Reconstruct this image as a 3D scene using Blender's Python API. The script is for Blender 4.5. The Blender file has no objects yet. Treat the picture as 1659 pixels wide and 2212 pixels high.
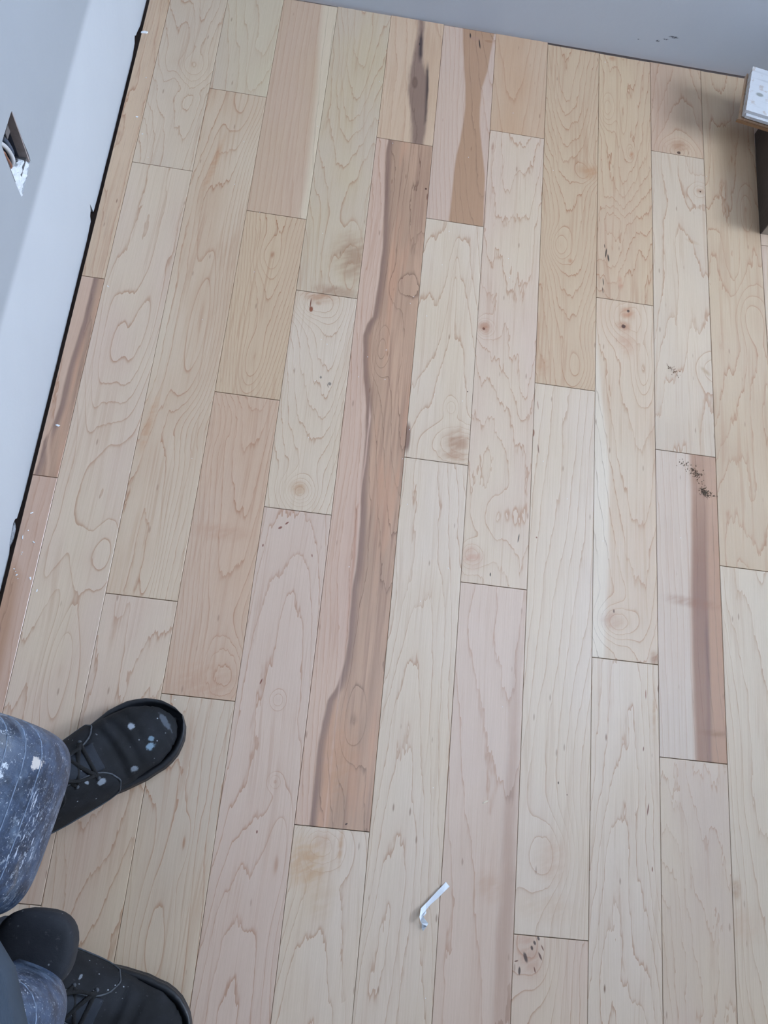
import bpy, bmesh, math, random
from mathutils import Vector, Matrix, noise
from mathutils.geometry import tessellate_polygon

D = bpy.data
SC = bpy.context.scene
COL = SC.collection

# ------------------------------------------------------------------ camera
W = 0.108                                   # width of one floor board
CAM = Vector((0.401474, -0.296862, 1.369383))
RR = [Vector((0.988925, 0.09168, 0.11671)), Vector((0.126263, -0.933016, -0.336954)), Vector((0.078001, 0.347959, -0.934259))]
FPX = 1960.13
cd = D.cameras.new('camera')
cam = D.objects.new('camera', cd)
COL.objects.link(cam)
cd.sensor_fit = 'HORIZONTAL'; cd.sensor_width = 36.0; cd.lens = 36.0 * FPX / 1659.0
cd.clip_start = 0.02
m = Matrix((RR[0], -RR[1], -RR[2])).transposed().to_4x4()
m.translation = CAM
cam.matrix_world = m
SC.camera = cam

# ------------------------------------------------------------------ sky, window light, exposure
world = D.worlds.new('overcast_sky'); SC.world = world
world.use_nodes = True
bgn = world.node_tree.nodes['Background']
bgn.inputs[0].default_value = (0.64, 0.78, 1.0, 1)
bgn.inputs[1].default_value = 14.0
WIN_RIGHT = (0.25, 1.15, 0.8, 2.0)         # y0, y1, z0, z1 on the right wall
WIN_FAR = (1.2, 2.3, 1.35, 2.3)           # x0, x1, z0, z1 on the far wall
XR, YF, YB, ZC = 2.7, 1.2787, -2.6, 2.5     # right wall, far wall, back wall, ceiling
def portal(name, loc, rot, sx, sy):
    l = D.lights.new(name, 'AREA'); l.shape = 'RECTANGLE'; l.size = sx; l.size_y = sy
    l.cycles.is_portal = True
    o = D.objects.new(name, l); COL.objects.link(o); o.location = loc; o.rotation_euler = rot
H = math.pi / 2
portal('window_light', (XR + .14, (WIN_RIGHT[0] + WIN_RIGHT[1]) / 2, (WIN_RIGHT[2] + WIN_RIGHT[3]) / 2), (0, H, 0), WIN_RIGHT[3] - WIN_RIGHT[2], WIN_RIGHT[1] - WIN_RIGHT[0])
portal('window_light', ((WIN_FAR[0] + WIN_FAR[1]) / 2, YF + .14, (WIN_FAR[2] + WIN_FAR[3]) / 2), (-H, 0, 0), WIN_FAR[1] - WIN_FAR[0], WIN_FAR[3] - WIN_FAR[2])
vs = SC.view_settings
vs.view_transform = 'Standard'; vs.look = 'None'; vs.gamma = 1.0; vs.use_curve_mapping = False
vs.exposure = 1.64

SC.cycles.diffuse_bounces = 3; SC.cycles.glossy_bounces = 2

# ------------------------------------------------------------------ helpers
def at(px, py, z=0.0):
    """the point of the plane z where the photograph shows (px, py)"""
    d = RR[0] * ((px - 829.5) / FPX) + RR[1] * ((py - 1106) / FPX) + RR[2]
    return CAM + d * ((z - CAM.z) / d.z)

def lin(c):
    return tuple((v / 255 / 12.92 if v / 255 <= .04045 else ((v / 255 + .055) / 1.055) ** 2.4) for v in c[:3]) + (1,)

def tag(o, label=None, cat=None, group=None, kind=None):
    if label: o['label'] = label
    if cat: o['category'] = cat
    if group: o['group'] = group
    if kind: o['kind'] = kind
    return o

def link(name, me, mat=None, parent=None, loc=None):
    o = D.objects.new(name, me); COL.objects.link(o)
    if mat:
        for mm in (mat if isinstance(mat, (list, tuple)) else [mat]): me.materials.append(mm)
    if parent: o.parent = parent
    if loc is not None: o.location = loc
    return o

def empty(name, loc=(0, 0, 0)):
    o = D.objects.new(name, None); COL.objects.link(o); o.location = loc; o.empty_display_size = .05
    return o

def mesh(name, verts, faces, smooth=False):
    me = D.meshes.new(name); me.from_pydata([tuple(v) for v in verts], [], faces); me.update()
    if smooth:
        for p in me.polygons: p.use_smooth = True
    return me

def bm_mesh(name, bm, smooth=False):
    bmesh.ops.recalc_face_normals(bm, faces=bm.faces)
    me = D.meshes.new(name); bm.to_mesh(me); bm.free()
    if smooth:
        for p in me.polygons: p.use_smooth = True
    return me

def box_bm(bm, x0, x1, y0, y1, z0, z1, bev=0):
    g = bmesh.ops.create_cube(bm, size=1, matrix=Matrix.Translation(((x0 + x1) / 2, (y0 + y1) / 2, (z0 + z1) / 2)) @ Matrix.Diagonal((x1 - x0, y1 - y0, z1 - z0, 1)))
    if bev:
        es = {e for v in g['verts'] for e in v.link_edges}
        bmesh.ops.bevel(bm, geom=list(es), offset=bev, segments=2, affect='EDGES', profile=.6)

def box(name, x0, x1, y0, y1, z0, z1, mat, parent=None, bev=0):
    bm = bmesh.new(); box_bm(bm, x0, x1, y0, y1, z0, z1, bev)
    return link(name, bm_mesh(name, bm), mat, parent)

def tube_bm(bm, pts, r, seg=8, cap=True, flat=1.0, up=Vector((0, 0, 1))):
    pts = [Vector(p) for p in pts]; rings = []
    for i, p in enumerate(pts):
        t = (pts[min(i + 1, len(pts) - 1)] - pts[max(i - 1, 0)]).normalized()
        s = t.cross(up)
        if s.length < 1e-4: s = t.cross(Vector((1, 0, 0)))
        s.normalize(); u = s.cross(t).normalized()
        rr = r[i] if isinstance(r, (list, tuple)) else r
        rings.append([bm.verts.new(p + s * math.cos(a) * rr + u * math.sin(a) * rr * flat) for a in [2 * math.pi * k / seg for k in range(seg)]])
    for a, b in zip(rings, rings[1:]):
        for k in range(seg): bm.faces.new((a[k], a[(k + 1) % seg], b[(k + 1) % seg], b[k]))
    if cap: bm.faces.new(rings[0][::-1]); bm.faces.new(rings[-1])

def spline(pts, n=8):
    """Catmull-Rom through the points"""
    P = [Vector(p) for p in pts]; P = [P[0] * 2 - P[1]] + P + [P[-1] * 2 - P[-2]]; out = []
    for i in range(1, len(P) - 2):
        for k in range(n):
            t = k / n; a, b, c, d = P[i - 1:i + 3]
            out.append(.5 * ((2 * b) + (c - a) * t + (2 * a - 5 * b + 4 * c - d) * t * t + (3 * b - a - 3 * c + d) * t ** 3))
    out.append(P[-2]); return out

def interp(x, tab):
    if x <= tab[0][0]: return tab[0][1]
    for (a, u), (b, v) in zip(tab, tab[1:]):
        if x <= b:
            t = (x - a) / (b - a); t = t * t * (3 - 2 * t) * .5 + t * .5
            return u + (v - u) * t
    return tab[-1][1]

class N:
    """small node-graph writer"""
    def __init__(s, name):
        s.m = D.materials.new(name); s.m.use_nodes = True; s.t = s.m.node_tree; s.n = s.t.nodes
        s.bsdf = s.n['Principled BSDF']; s.out = s.n['Material Output']
    def put(s, sock, v):
        if isinstance(v, bpy.types.NodeSocket): s.t.links.new(v, sock)
        elif v is not None:
            if hasattr(sock.default_value, '__len__') and not hasattr(v, '__len__'): v = (v, v, v, 1)[:len(sock.default_value)]
            sock.default_value = v
    def new(s, typ, ins={}, **at_):
        n = s.n.new(typ)
        for k, v in at_.items(): setattr(n, k, v)
        for k, v in ins.items(): s.put(n.inputs[k], v)
        return n
    def ma(s, op, a, b=None, c=None, clamp=False):
        n = s.new('ShaderNodeMath', operation=op, use_clamp=clamp)
        s.put(n.inputs[0], a); s.put(n.inputs[1], b); s.put(n.inputs[2], c); return n.outputs[0]
    def add(s, a, b): return s.ma('ADD', a, b)
    def mul(s, a, b): return s.ma('MULTIPLY', a, b)
    def mad(s, a, b, c): return s.ma('MULTIPLY_ADD', a, b, c)
    def step(s, v, a, b, o0=0., o1=1.):
        return s.new('ShaderNodeMapRange', {0: v, 1: a, 2: b, 3: o0, 4: o1}, interpolation_type='SMOOTHSTEP').outputs[0]
    def xyz(s, x=0., y=0., z=0.): return s.new('ShaderNodeCombineXYZ', {0: x, 1: y, 2: z}).outputs[0]
    def noise(s, vec, scale=1., detail=2., rough=.5, dist=0.):
        return s.new('ShaderNodeTexNoise', {'Vector': vec, 'Scale': scale, 'Detail': detail, 'Roughness': rough, 'Distortion': dist}).outputs[0]
    def mix(s, f, a, b, mode='MIX'):
        n = s.new('ShaderNodeMix', data_type='RGBA', blend_type=mode)
        s.put(n.inputs[0], f); s.put(n.inputs[6], a); s.put(n.inputs[7], b); return n.outputs[2]
    def obj(s): return s.new('ShaderNodeTexCoord').outputs['Object']
    def sep(s, v):
        n = s.new('ShaderNodeSeparateXYZ', {0: v}); return n.outputs[0], n.outputs[1], n.outputs[2]
    def ell(s, vec, x, y, rx, ry, rot=0., z=None, rz=1.):
        """distance field of an ellipse: 1 on its rim"""
        mp = s.new('ShaderNodeMapping', {0: vec}, vector_type='TEXTURE')
        mp.inputs[1].default_value = (x, y, z or 0); mp.inputs[2].default_value = (0, 0, rot)
        mp.inputs[3].default_value = (rx, ry, rz if z is not None else 1e4)
        return s.new('ShaderNodeVectorMath', {0: mp.outputs[0]}, operation='LENGTH').outputs['Value']
    def set(s, **kw):
        for k, v in kw.items(): s.put(s.bsdf.inputs[k.replace('_', ' ')], v)
        return s
    def bump(s, h, dist=.001, strength=1.):
        b = s.new('ShaderNodeBump', {'Height': h, 'Distance': dist, 'Strength': strength})
        s.t.links.new(b.outputs[0], s.bsdf.inputs['Normal'])

def plain(name, rgb, rough=.5, var=.06, scale=60., bump=0., spec=.5, metal=0., bscale=None):
    g = N(name); o = g.obj(); n = g.noise(o, scale, 3.)
    c = lin(rgb); lo = tuple(v * (1 - var * 2) for v in c[:3]) + (1,); hi = tuple(min(1, v * (1 + var * 2)) for v in c[:3]) + (1,)
    g.set(Base_Color=g.mix(n, lo, hi), Roughness=rough, Metallic=metal)
    g.bsdf.inputs['Specular IOR Level'].default_value = spec
    if bump: g.bump(g.noise(o, bscale or scale * 3, 3.), bump)
    return g.m

# ------------------------------------------------------------------ maple boards
CREAM = (216, 200, 175); PINK = (213, 193, 174); TAN = (205, 181, 153); ROSE = (206, 182, 158); GREY = (207, 192, 171); PALE = (220, 206, 186)
HEART = (192, 158, 130); GREYH = (136, 110, 98)

def wood(name, seed, c1=CREAM, c2=PINK, K=0., u0=0., A=-7., B=.55, n1=3.2, n2=.35, line=.42, bands=None, spots=(), curls=(), glow=(), fleck=.25, ringc=(168, 120, 84), heart=HEART, soft=.02, streak=.0, blotch=.9):
    """plain-sawn maple: the growth-ring field F is a valley along the board bent by noise and knots"""
    g = N('maple_' + name); vec = g.obj()
    v3 = g.new('ShaderNodeVectorMath', {0: vec, 1: (1 / W, 1 / W, 1 / W)}, operation='MULTIPLY').outputs[0]
    U, V, _ = g.sep(v3)
    s1 = seed * 7.31
    low = g.noise(g.xyz(g.mad(U, 1.25, s1), g.mad(V, .21, s1 * .7), seed), 1., 1.5, .45)
    jag = g.noise(g.xyz(g.mad(U, 7., s1), g.mad(V, 1.15, s1), seed + 3.), 1., 3., .6)
    d = g.add(U, -u0)
    F = g.mad(g.mul(d, d), A, g.mul(V, B))
    if K: F = g.mad(U, K, F)
    F = g.mad(low, n1 * 2, F)
    F = g.mad(jag, n2 * 2, F)
    wv = g.xyz(U, g.mad(low, .06, V), 0.)
    for (ku, kv, ru, rv, amp) in curls:                      # knots bend the rings round themselves
        e = g.mad(g.add(jag, -.5), .55, g.ell(v3, ku, kv, ru, rv))
        F = g.mad(g.ma('EXPONENT', g.mul(g.mul(e, e), -1.)), amp * .7, F)
    F = g.mul(F, 1.35)
    t = g.ma('FRACT', F)
    ring = g.step(g.ma('POWER', t, 11.), .1, .9, 0., 1.)
    ring2 = g.step(g.noise(g.xyz(g.mad(low, 7., g.mad(U, 15., s1)), g.mad(jag, .5, g.mul(V, .30)), seed + 5.), 1., 2., .7), .50, .66)
    wide = g.ma('POWER', t, 2.)
    lm = g.noise(g.xyz(g.mad(U, 2., s1), g.mul(V, .9), seed + 9.), 1., 2.)
    ringm = g.mul(ring, g.step(lm, .3, .62, .35, 1.))
    fib = g.noise(g.xyz(g.mad(U, 60., s1), g.mad(low, 2.5, g.mul(V, 1.3)), seed), 1., 2., .6)
    fine = g.noise(g.xyz(g.mul(U, 160.), g.mul(V, 14.), seed), 1., 1.)
    bl = g.noise(g.xyz(g.mad(U, .9, s1 + 4), g.mad(V, .35, s1), seed), 1., 2.)
    L = lin
    base = g.mix(g.step(bl, .5 - .22 / max(blotch, .1), .5 + .22 / max(blotch, .1)), L(c1), L(c2))
    rc = L(ringc)
    base = g.mix(g.mul(wide, .10), base, rc)
    base = g.mix(g.mul(g.mul(ring2, g.step(lm, .35, .7, 1., .1)), line * .55), base, rc)
    base = g.mix(g.mul(ringm, line * 1.45), base, rc)
    dashes = None
    if bands:
        hc = L(heart)
        hmix = g.mix(g.step(g.noise(g.xyz(g.mad(U, 3.5, s1), g.mul(V, .35), 1.), 1., 2.), .35, .66), hc, tuple(v * .82 for v in hc[:3]) + (1,))
        hs = g.noise(g.xyz(g.mad(U, 17., s1), g.mad(low, 2., g.mul(V, .5)), seed + 2.), 1., 3., .6)
        hmix = g.mix(g.step(hs, .42, .72, 0., .55), hmix, L((148, 114, 96)))
        hmix = g.mix(g.step(g.noise(g.xyz(g.mad(U, 5., s1), g.mul(V, .5), 7.), 1., 2.), .5, .7, 0., .5), hmix, L((208, 162, 130)))
        hmix = g.mix(g.mul(ringm, .6), hmix, L((104, 76, 60)))
        for b in bands:
            st = b['st']; v0 = st[0][0]; v1 = st[-1][0]
            ramp = g.n.new('ShaderNodeValToRGB'); cr = ramp.color_ramp; cr.interpolation = 'LINEAR'
            g.put(ramp.inputs[0], g.ma('DIVIDE', g.add(V, -v0), v1 - v0))
            while len(cr.elements) < len(st): cr.elements.new(.5)
            for e, q in zip(cr.elements, st): e.position = max(0., min(1., (q[0] - v0) / (v1 - v0)))
            for e, q in zip(cr.elements, st): e.color = ((q[1] + 1) / 2, (q[2] + 1) / 2, q[3] if len(q) > 3 else 1., 1)
            r_, g_, b_ = g.sep(ramp.outputs[0])
            uu = g.mad(g.add(jag, -.5), b.get('wob', .05), U)
            l = g.add(uu, g.mad(r_, -2., 1.)); r = g.add(uu, g.mad(g_, -2., 1.))
            so = b.get('soft', soft)
            msk = g.mul(g.mul(g.step(l, -so, so), g.step(r, -so, so, 1., 0.)), b_)
            if b.get('col'):
                base = g.mix(g.mul(msk, b.get('op', 1.)), base, g.mix(g.mul(ringm, .4), L(b['col']), L((90, 66, 54))))
            else:
                edge = g.mul(msk, g.step(l, so * 2, so * 2 + .09, .75, 0.))
                base = g.mix(msk, base, hmix)
                base = g.mix(edge, base, L(GREYH))
    if streak:                                               # grey mineral grain
        base = g.mix(g.mul(g.step(fib, .52, .72), streak), base, L((120, 98, 84)))
    for (ku, kv, ru, rv, rot, col, op) in glow:              # soft brown clouds round knots and curly figure
        e = g.ell(v3, ku, kv, ru, rv, rot)
        rip = g.noise(g.xyz(g.mul(U, 4.), g.mad(V, 11., g.mul(U, -5.)), seed), 1., 2.)
        base = g.mix(g.mul(g.mul(g.step(g.mad(g.add(jag, -.5), .6, e), .1, 1., 1., 0.), g.step(rip, .3, .62, .45, 1.)), op), base, L(col))
    base = g.mix(1., base, g.mix(fib, (.90, .88, .86, 1), (1.07, 1.08, 1.09, 1)), 'MULTIPLY')
    base = g.mix(1., base, g.mix(fine, (.965, .96, .95, 1), (1.03, 1.035, 1.04, 1)), 'MULTIPLY')
    if fleck:                                                # short dark pores
        vo = g.new('ShaderNodeTexVoronoi', {'Vector': g.xyz(g.mad(U, 9., s1), g.mul(V, 2.2), seed), 'Scale': 1.})
        cell = g.sep(vo.outputs['Color'])[0]
        fl = g.mul(g.step(vo.outputs['Distance'], .05, .16, 1., 0.), g.step(cell, .80, .84))
        base = g.mix(g.mul(fl, fleck * 1.6), base, L((120, 80, 55)))
    for (ku, kv, ru, rv, rot, col, op) in spots:             # knots, bark pockets, splits
        e = g.mad(g.add(jag, -.5), .9, g.ell(v3, ku, kv, ru, rv, rot))
        base = g.mix(g.mul(g.step(e, .55, 1.15, 1., 0.), op), base, L(col))
    base = g.mix(1., base, (1.0, .91, .865, 1), 'MULTIPLY')

    g.set(Base_Color=base, Roughness=.25)
    g.bsdf.inputs['Specular IOR Level'].default_value = 1.0

    return g.m

# ------------------------------------------------------------------ setting: floor, walls, ceiling, windows
M_sub = plain('subfloor_plywood', (112, 98, 92), .85, .15, 30.)
M_side = plain('maple_side', (150, 110, 75), .7, .1, 80.)
floor = box('floor', -.5, XR + .13, YB - .13, YF + .13, -.05, -.0185, M_sub)
tag(floor, kind='structure')

rnd = random.Random(5)
plank_meshes = []
def plank(col, v0, v1, mat, label=None, left=None, dz=0., g0=.5, g1=.5):
    """one board: column col, from v0 to v1 (board widths); a bevelled top and square sides"""
    uL = col - 1 if left is None else left
    x0, x1 = uL * W + .00022, col * W - .00022
    if v1 == TOP: v1 = TOP + {2: -.01, 3: .01, 4: .03, 5: .04, 6: .02, 7: .03, 8: -.02, 9: -.03, 10: -.02, 11: -.03}.get(col, 0.)
    y0, y1 = v0 * W + .0004 * g0 * 2, v1 * W - .0004 * g1 * 2
    cx, cy = (col - .5) * W, (y0 + y1) / 2
    b = .0006; T = dz; Z = -.0183
    X = [x0 - cx, x1 - cx]; Y = [y0 - cy, y1 - cy]
    v = []
    for z, i in ((Z, 0), (T - b, 0), (T, b)):
        v += [(X[0] + i, Y[0] + i, z), (X[1] - i, Y[0] + i, z), (X[1] - i, Y[1] - i, z), (X[0] + i, Y[1] - i, z)]
    f = [(8, 9, 10, 11), (3, 2, 1, 0)]
    for a in (0, 4):
        f += [(a + k, a + (k + 1) % 4, a + 4 + (k + 1) % 4, a + 4 + k) for k in range(4)]
    o = link('plank', mesh('plank', v, f), [mat, M_side], floor, (cx, cy, 0))
    for p in o.data.polygons:
        if 2 <= p.index < 6 or p.index == 1: p.material_index = 1
    if label: o['label'] = label
    return o

def PL(col, v0, v1):
    """pixel -> coordinates on that board (in board widths)"""
    cu, cv = col - .5, (v0 + v1) / 2
    def f(px, py):
        p = at(px, py); return (p.x / W - cu, p.y / W - cv)
    return f

TOP = 11.77
def band(f, rows, **kw):
    """rows: (py, px_left, px_right[, strength]) -> ramp stops sorted along the board"""
    st = []
    for r in rows:
        a = f(r[1], r[0]); b = f(r[2], r[0])
        st.append(((a[1] + b[1]) / 2, max(-1., min(1., a[0])), max(-1., min(1., b[0])), r[3] if len(r) > 3 else 1.))
    st.sort(); d = dict(st=st); d.update(kw); return d
def spot(f, px, py, rx, ry, rot=0., col=(70, 42, 28), op=.9):
    u, v = f(px, py); return (u, v, rx / 140., ry / 130., rot, col, op)
def curl(f, px, py, rx, ry, amp):
    u, v = f(px, py); return (u, v, rx / 140., ry / 130., amp)

BRN = (176, 132, 92); DK = (62, 40, 30); RED = (120, 62, 44)

# column 0, ripped narrow beside the left wall
f = PL(0, 5.28, TOP)
plank(0, 5.28, TOP, wood('streaky', 1, TAN, (214, 190, 160), K=5., A=-1., B=.2, n1=3., line=.45, fleck=.6, streak=.25), 'narrow ripped plank with streaky tan grain', left=-.357)
f = PL(0, 1.86, 5.28)
plank(0, 1.86, 5.28, wood('ripped_heart', 2, (208, 180, 158), (204, 176, 152), K=4., A=-1., B=.1, n1=1., bands=[
    band(f, [(597, 203, 260), (650, 190, 250), (700, 178, 240), (800, 146, 230), (880, 128, 220), (925, 112, 200), (960, 92, 200), (1000, 84, 180), (1040, 70, 180)]),
    band(f, [(900, 108, 109, 0), (925, 104, 113, 1), (960, 100, 108), (1000, 101, 108), (1040, 98, 103)], col=(205, 172, 145), op=.8, wob=.02, soft=.03)]),
    'narrow plank with dark brown heartwood stripe', left=-.357)
f = PL(0, -4.2, 1.86)
plank(0, -4.2, 1.86, wood('ripped_rose', 3, (204, 176, 155), (200, 170, 148), K=5., A=-1., B=.1, n1=1.2, line=.25, bands=[
    band(f, [(1180, 20, 32, 0), (1240, 0, 44, .8), (1350, -20, 25, .9), (1500, -80, -10)], col=(170, 128, 92), op=.8, soft=.08)]), left=-.357)
# column 1
f = PL(1, 7.6, TOP)
plank(1, 7.6, TOP, wood('a1', 4, GREY, CREAM, u0=.05, A=-6., B=.9, n1=4.2, n2=.4, line=.38, curls=[curl(f, 410, 140, 50, 30, 1.6), curl(f, 395, 190, 60, 25, -1.2)]))
v1b = -3.78
f = PL(1, v1b, 7.6)
plank(1, v1b, 7.6, wood('a2', 5, PINK, CREAM, u0=.1, A=-3.5, B=.3, n1=3.4, n2=.3, line=.4, curls=[curl(f, 255, 770, 55, 160, 3.2), curl(f, 210, 1200, 55, 75, 2.6), curl(f, 130, 1430, 30, 90, 2.2)]))
plank(1, -14, v1b, wood('a3', 6, PALE, CREAM, K=2., A=-2., B=.3))
# column 2
plank(2, 9.41, TOP, wood('b1', 7, GREY, (212, 200, 172), K=1., A=-2.5, B=.25, n1=2., n2=.3, line=.25))
f = PL(2, .25, 9.41)
plank(2, .25, 9.41, wood('b2', 8, CREAM, TAN, K=-3., u0=-.3, A=-5., B=.35, n1=3.4, n2=.45, line=.5,
    curls=[curl(f, 575, 225, 70, 110, 4.), curl(f, 440, 730, 45, 200, 3.), curl(f, 400, 920, 60, 60, -2.), curl(f, 330, 1200, 14, 90, 2.)],
    glow=[spot(f, 320, 920, 14, 90, -.1, (190, 140, 95), .5), spot(f, 460, 360, 12, 120, -.15, (190, 142, 100), .5)]))
f = PL(2, -7.2, .25)
plank(2, -7.2, .25, wood('b3', 9, CREAM, PINK, u0=.1, A=-4., B=.55, n1=3., line=.4), 'pale plank under the upper shoe')
plank(2, -14, -7.2, wood('b4', 10, PINK, CREAM))
# column 3
f = PL(3, 6.98, TOP)
plank(3, 6.98, TOP, wood('c1', 11, ROSE, TAN, K=6., A=-1.5, B=.12, n1=1.1, n2=.2, line=.2, bands=[
    band(f, [(0, 697, 900), (100, 688, 900), (200, 682, 900), (300, 672, 900), (400, 660, 900), (480, 646, 900)], col=(224, 212, 185), op=.75, soft=.06, wob=.03)]), 'rosy plank with cream sapwood edge')
f = PL(3, 3.58, 6.98)
plank(3, 3.58, 6.98, wood('c2', 12, (212, 190, 158), TAN, u0=.02, A=-15., B=1.5, n1=2.2, n2=.5, line=.6, curls=[curl(f, 545, 790, 30, 70, 3.), curl(f, 580, 555, 32, 45, 2.)]), 'tan plank with tight nested cathedral grain')
v3b = -1.038
f = PL(3, v3b, 3.58)
plank(3, v3b, 3.58, wood('c3', 13, ROSE, (208, 180, 152), u0=.05, A=-11., B=1.1, n1=2.6, n2=.3, line=.48,
    curls=[curl(f, 505, 1470, 70, 70, 6.), curl(f, 480, 900, 40, 60, -2.)], glow=[spot(f, 480, 1150, 90, 25, 0, (188, 145, 115), .35), spot(f, 450, 1480, 120, 60, 0, (185, 145, 115), .4)]), 'rosy plank with cathedral grain')
f = PL(3, -9.5, v3b)
plank(3, -9.5, v3b, wood('c4', 14, CREAM, GREY, u0=-.05, A=-5.5, B=.5, n1=3., n2=.35, line=.5, curls=[curl(f, 330, 2080, 45, 130, 3.5), curl(f, 400, 1820, 10, 40, 1.5)]))
plank(3, -14, -9.5, wood('c5', 48, PINK, CREAM))
# column 4
f = PL(4, 5.59, TOP)
plank(4, 5.59, TOP, wood('d1', 15, GREY, (208, 192, 160), u0=.1, A=-6., B=.9, n1=3.2, n2=.4, line=.36, curls=[curl(f, 790, 620, 120, 130, 5.)],
    glow=[spot(f, 765, 560, 75, 90, .2, (150, 105, 76), .5), spot(f, 725, 632, 70, 22, 0, (150, 105, 76), .55)]), 'pale plank ending in a brown curly knot fan')
f = PL(4, 1.82, 5.59)
plank(4, 1.82, 5.59, wood('d2', 16, PALE, CREAM, K=1., u0=-.05, A=-9., B=1.2, n1=2.4, n2=.45, line=.42, curls=[curl(f, 674, 655, 55, 40, 5.), curl(f, 645, 1062, 34, 30, 5.)],
    glow=[spot(f, 690, 640, 60, 24, 0, (176, 125, 84), .6), spot(f, 645, 1055, 26, 22, 0, (185, 140, 96), .55)],
    spots=[spot(f, 672, 668, 4.5, 7, 0, (135, 70, 40)), spot(f, 671, 655, 1.5, 14, 0, (120, 62, 36)), spot(f, 712, 829, 4, 4, 0, (120, 112, 105), .8), spot(f, 693, 815, 2.5, 3, 0, (120, 112, 105), .8), spot(f, 708, 833, 1, 6, .4, (110, 96, 84), .7)]), 'pale plank with a small pin knot near its top end')
f = PL(4, -8.2, 1.82)
plank(4, -8.2, 1.82, wood('d3', 17, (212, 192, 174), PINK, u0=-.02, A=-6., B=-.55, n1=2.6, n2=.35, line=.42,
    curls=[curl(f, 600, 1512, 14, 16, 2.5), curl(f, 593, 1688, 12, 13, 2.5), curl(f, 605, 1850, 25, 110, 2.5)],
    spots=[spot(f, 605, 1140, 5, 2.5, .6, RED), spot(f, 620, 1130, 5, 1.6, .8, RED), spot(f, 568, 1178, 1.5, 3, 0, RED), spot(f, 564, 1472, 1.6, 6, -.3, RED), spot(f, 674, 1200, 1.2, 4, .2, RED), spot(f, 555, 1797, 1.6, 3, 0, RED)]))
plank(4, -14, -8.2, wood('d4', 18, PINK, CREAM))
# column 5
f = PL(5, 8.92, TOP)
plank(5, 8.92, TOP, wood('e1', 19, (205, 178, 148), (214, 190, 162), K=3., A=-2., B=.2, n1=1.6, line=.3, bands=[
    band(f, [(30, 902, 926), (45, 904, 916), (90, 900, 914), (130, 892, 913), (165, 882, 922), (200, 878, 925), (240, 888, 922), (280, 888, 919), (320, 886, 915)], col=(146, 122, 106), wob=.16, soft=.05),
    band(f, [(60, 909, 911, 0), (85, 906, 912, 1), (120, 904, 912, .9), (140, 905, 909, 0)], col=(62, 48, 48), wob=.05, soft=.03),
    band(f, [(130, 923, 925, 0), (155, 920, 926, .9), (200, 920, 925, 1), (262, 917, 921, .9), (275, 914, 919, 0)], col=(58, 44, 46), wob=.05, soft=.03)],
    spots=[spot(f, 896, 180, 8, 20, .05, (95, 72, 60), .6), spot(f, 896, 180, 5, 14, .05, (130, 105, 90), .7), spot(f, 906, 97, 1.6, 5, 0, DK)]), 'plank with a dark grey mineral streak')
f = PL(5, -2.54, 8.92)
HL = [(295, 842), (350, 832), (400, 829), (500, 827), (560, 824), (620, 818), (670, 810), (705, 803), (722, 792), (745, 783), (800, 782), (860, 786), (900, 789), (960, 787), (1020, 783), (1080, 779), (1150, 776), (1200, 772), (1250, 768), (1290, 759), (1340, 755), (1400, 751), (1440, 745), (1475, 735), (1500, 726), (1530, 706), (1560, 699), (1620, 686), (1700, 678), (1790, 668)]
plank(5, -2.54, 8.92, wood('e2', 20, (206, 178, 158), (214, 188, 166), K=3., u0=.15, A=-4., B=.45, n1=2.6, n2=.4, line=.42, heart=(200, 167, 139), bands=[
    band(f, [(y, x, x + 300) for y, x in HL], wob=.05, soft=.02),
    band(f, [(860, 798, 800, 0), (900, 797, 801, .9), (930, 794, 797, .9), (1000, 787, 790, .8), (1060, 778, 781, .6)], col=(216, 186, 166), wob=.02, soft=.015),
    band(f, [(1080, 778, 779, 0), (1100, 767, 772, .8), (1200, 762, 768, .8), (1300, 752, 757, .5), (1420, 744, 748, 0)], col=(185, 142, 116), wob=.04, soft=.02)],
    curls=[curl(f, 822, 760, 22, 55, 3.), curl(f, 870, 620, 36, 44, 1.1), curl(f, 760, 1560, 30, 60, 2.)],
    glow=[spot(f, 735, 1650, 55, 120, 0, (190, 146, 108), .45)],
    spots=[spot(f, 920, 408, 3, 3, 0, (70, 36, 28)), spot(f, 923, 425, 2, 10, 0, (95, 50, 36), .7), spot(f, 748, 1780, 3, 1.5, .6, (60, 38, 30))]), 'long plank two thirds brown heartwood, one third pale sapwood')
f = PL(5, -9.5, -2.54)
plank(5, -9.5, -2.54, wood('e3', 21, CREAM, PALE, u0=.05, A=-6., B=-.8, n1=2.8, n2=.35, line=.36, curls=[curl(f, 690, 1825, 45, 38, 5.)],
    glow=[spot(f, 665, 1865, 55, 60, 0, (196, 154, 104), .65), spot(f, 735, 1830, 8, 45, 0, (190, 145, 100), .5), spot(f, 700, 1815, 25, 25, 0, (180, 132, 92), .4), spot(f, 690, 1940, 45, 60, 0, (190, 158, 118), .3)]), 'pale plank with a yellow brown knot swirl')
plank(5, -14, -9.5, wood('e4', 22, PINK, CREAM))
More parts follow.
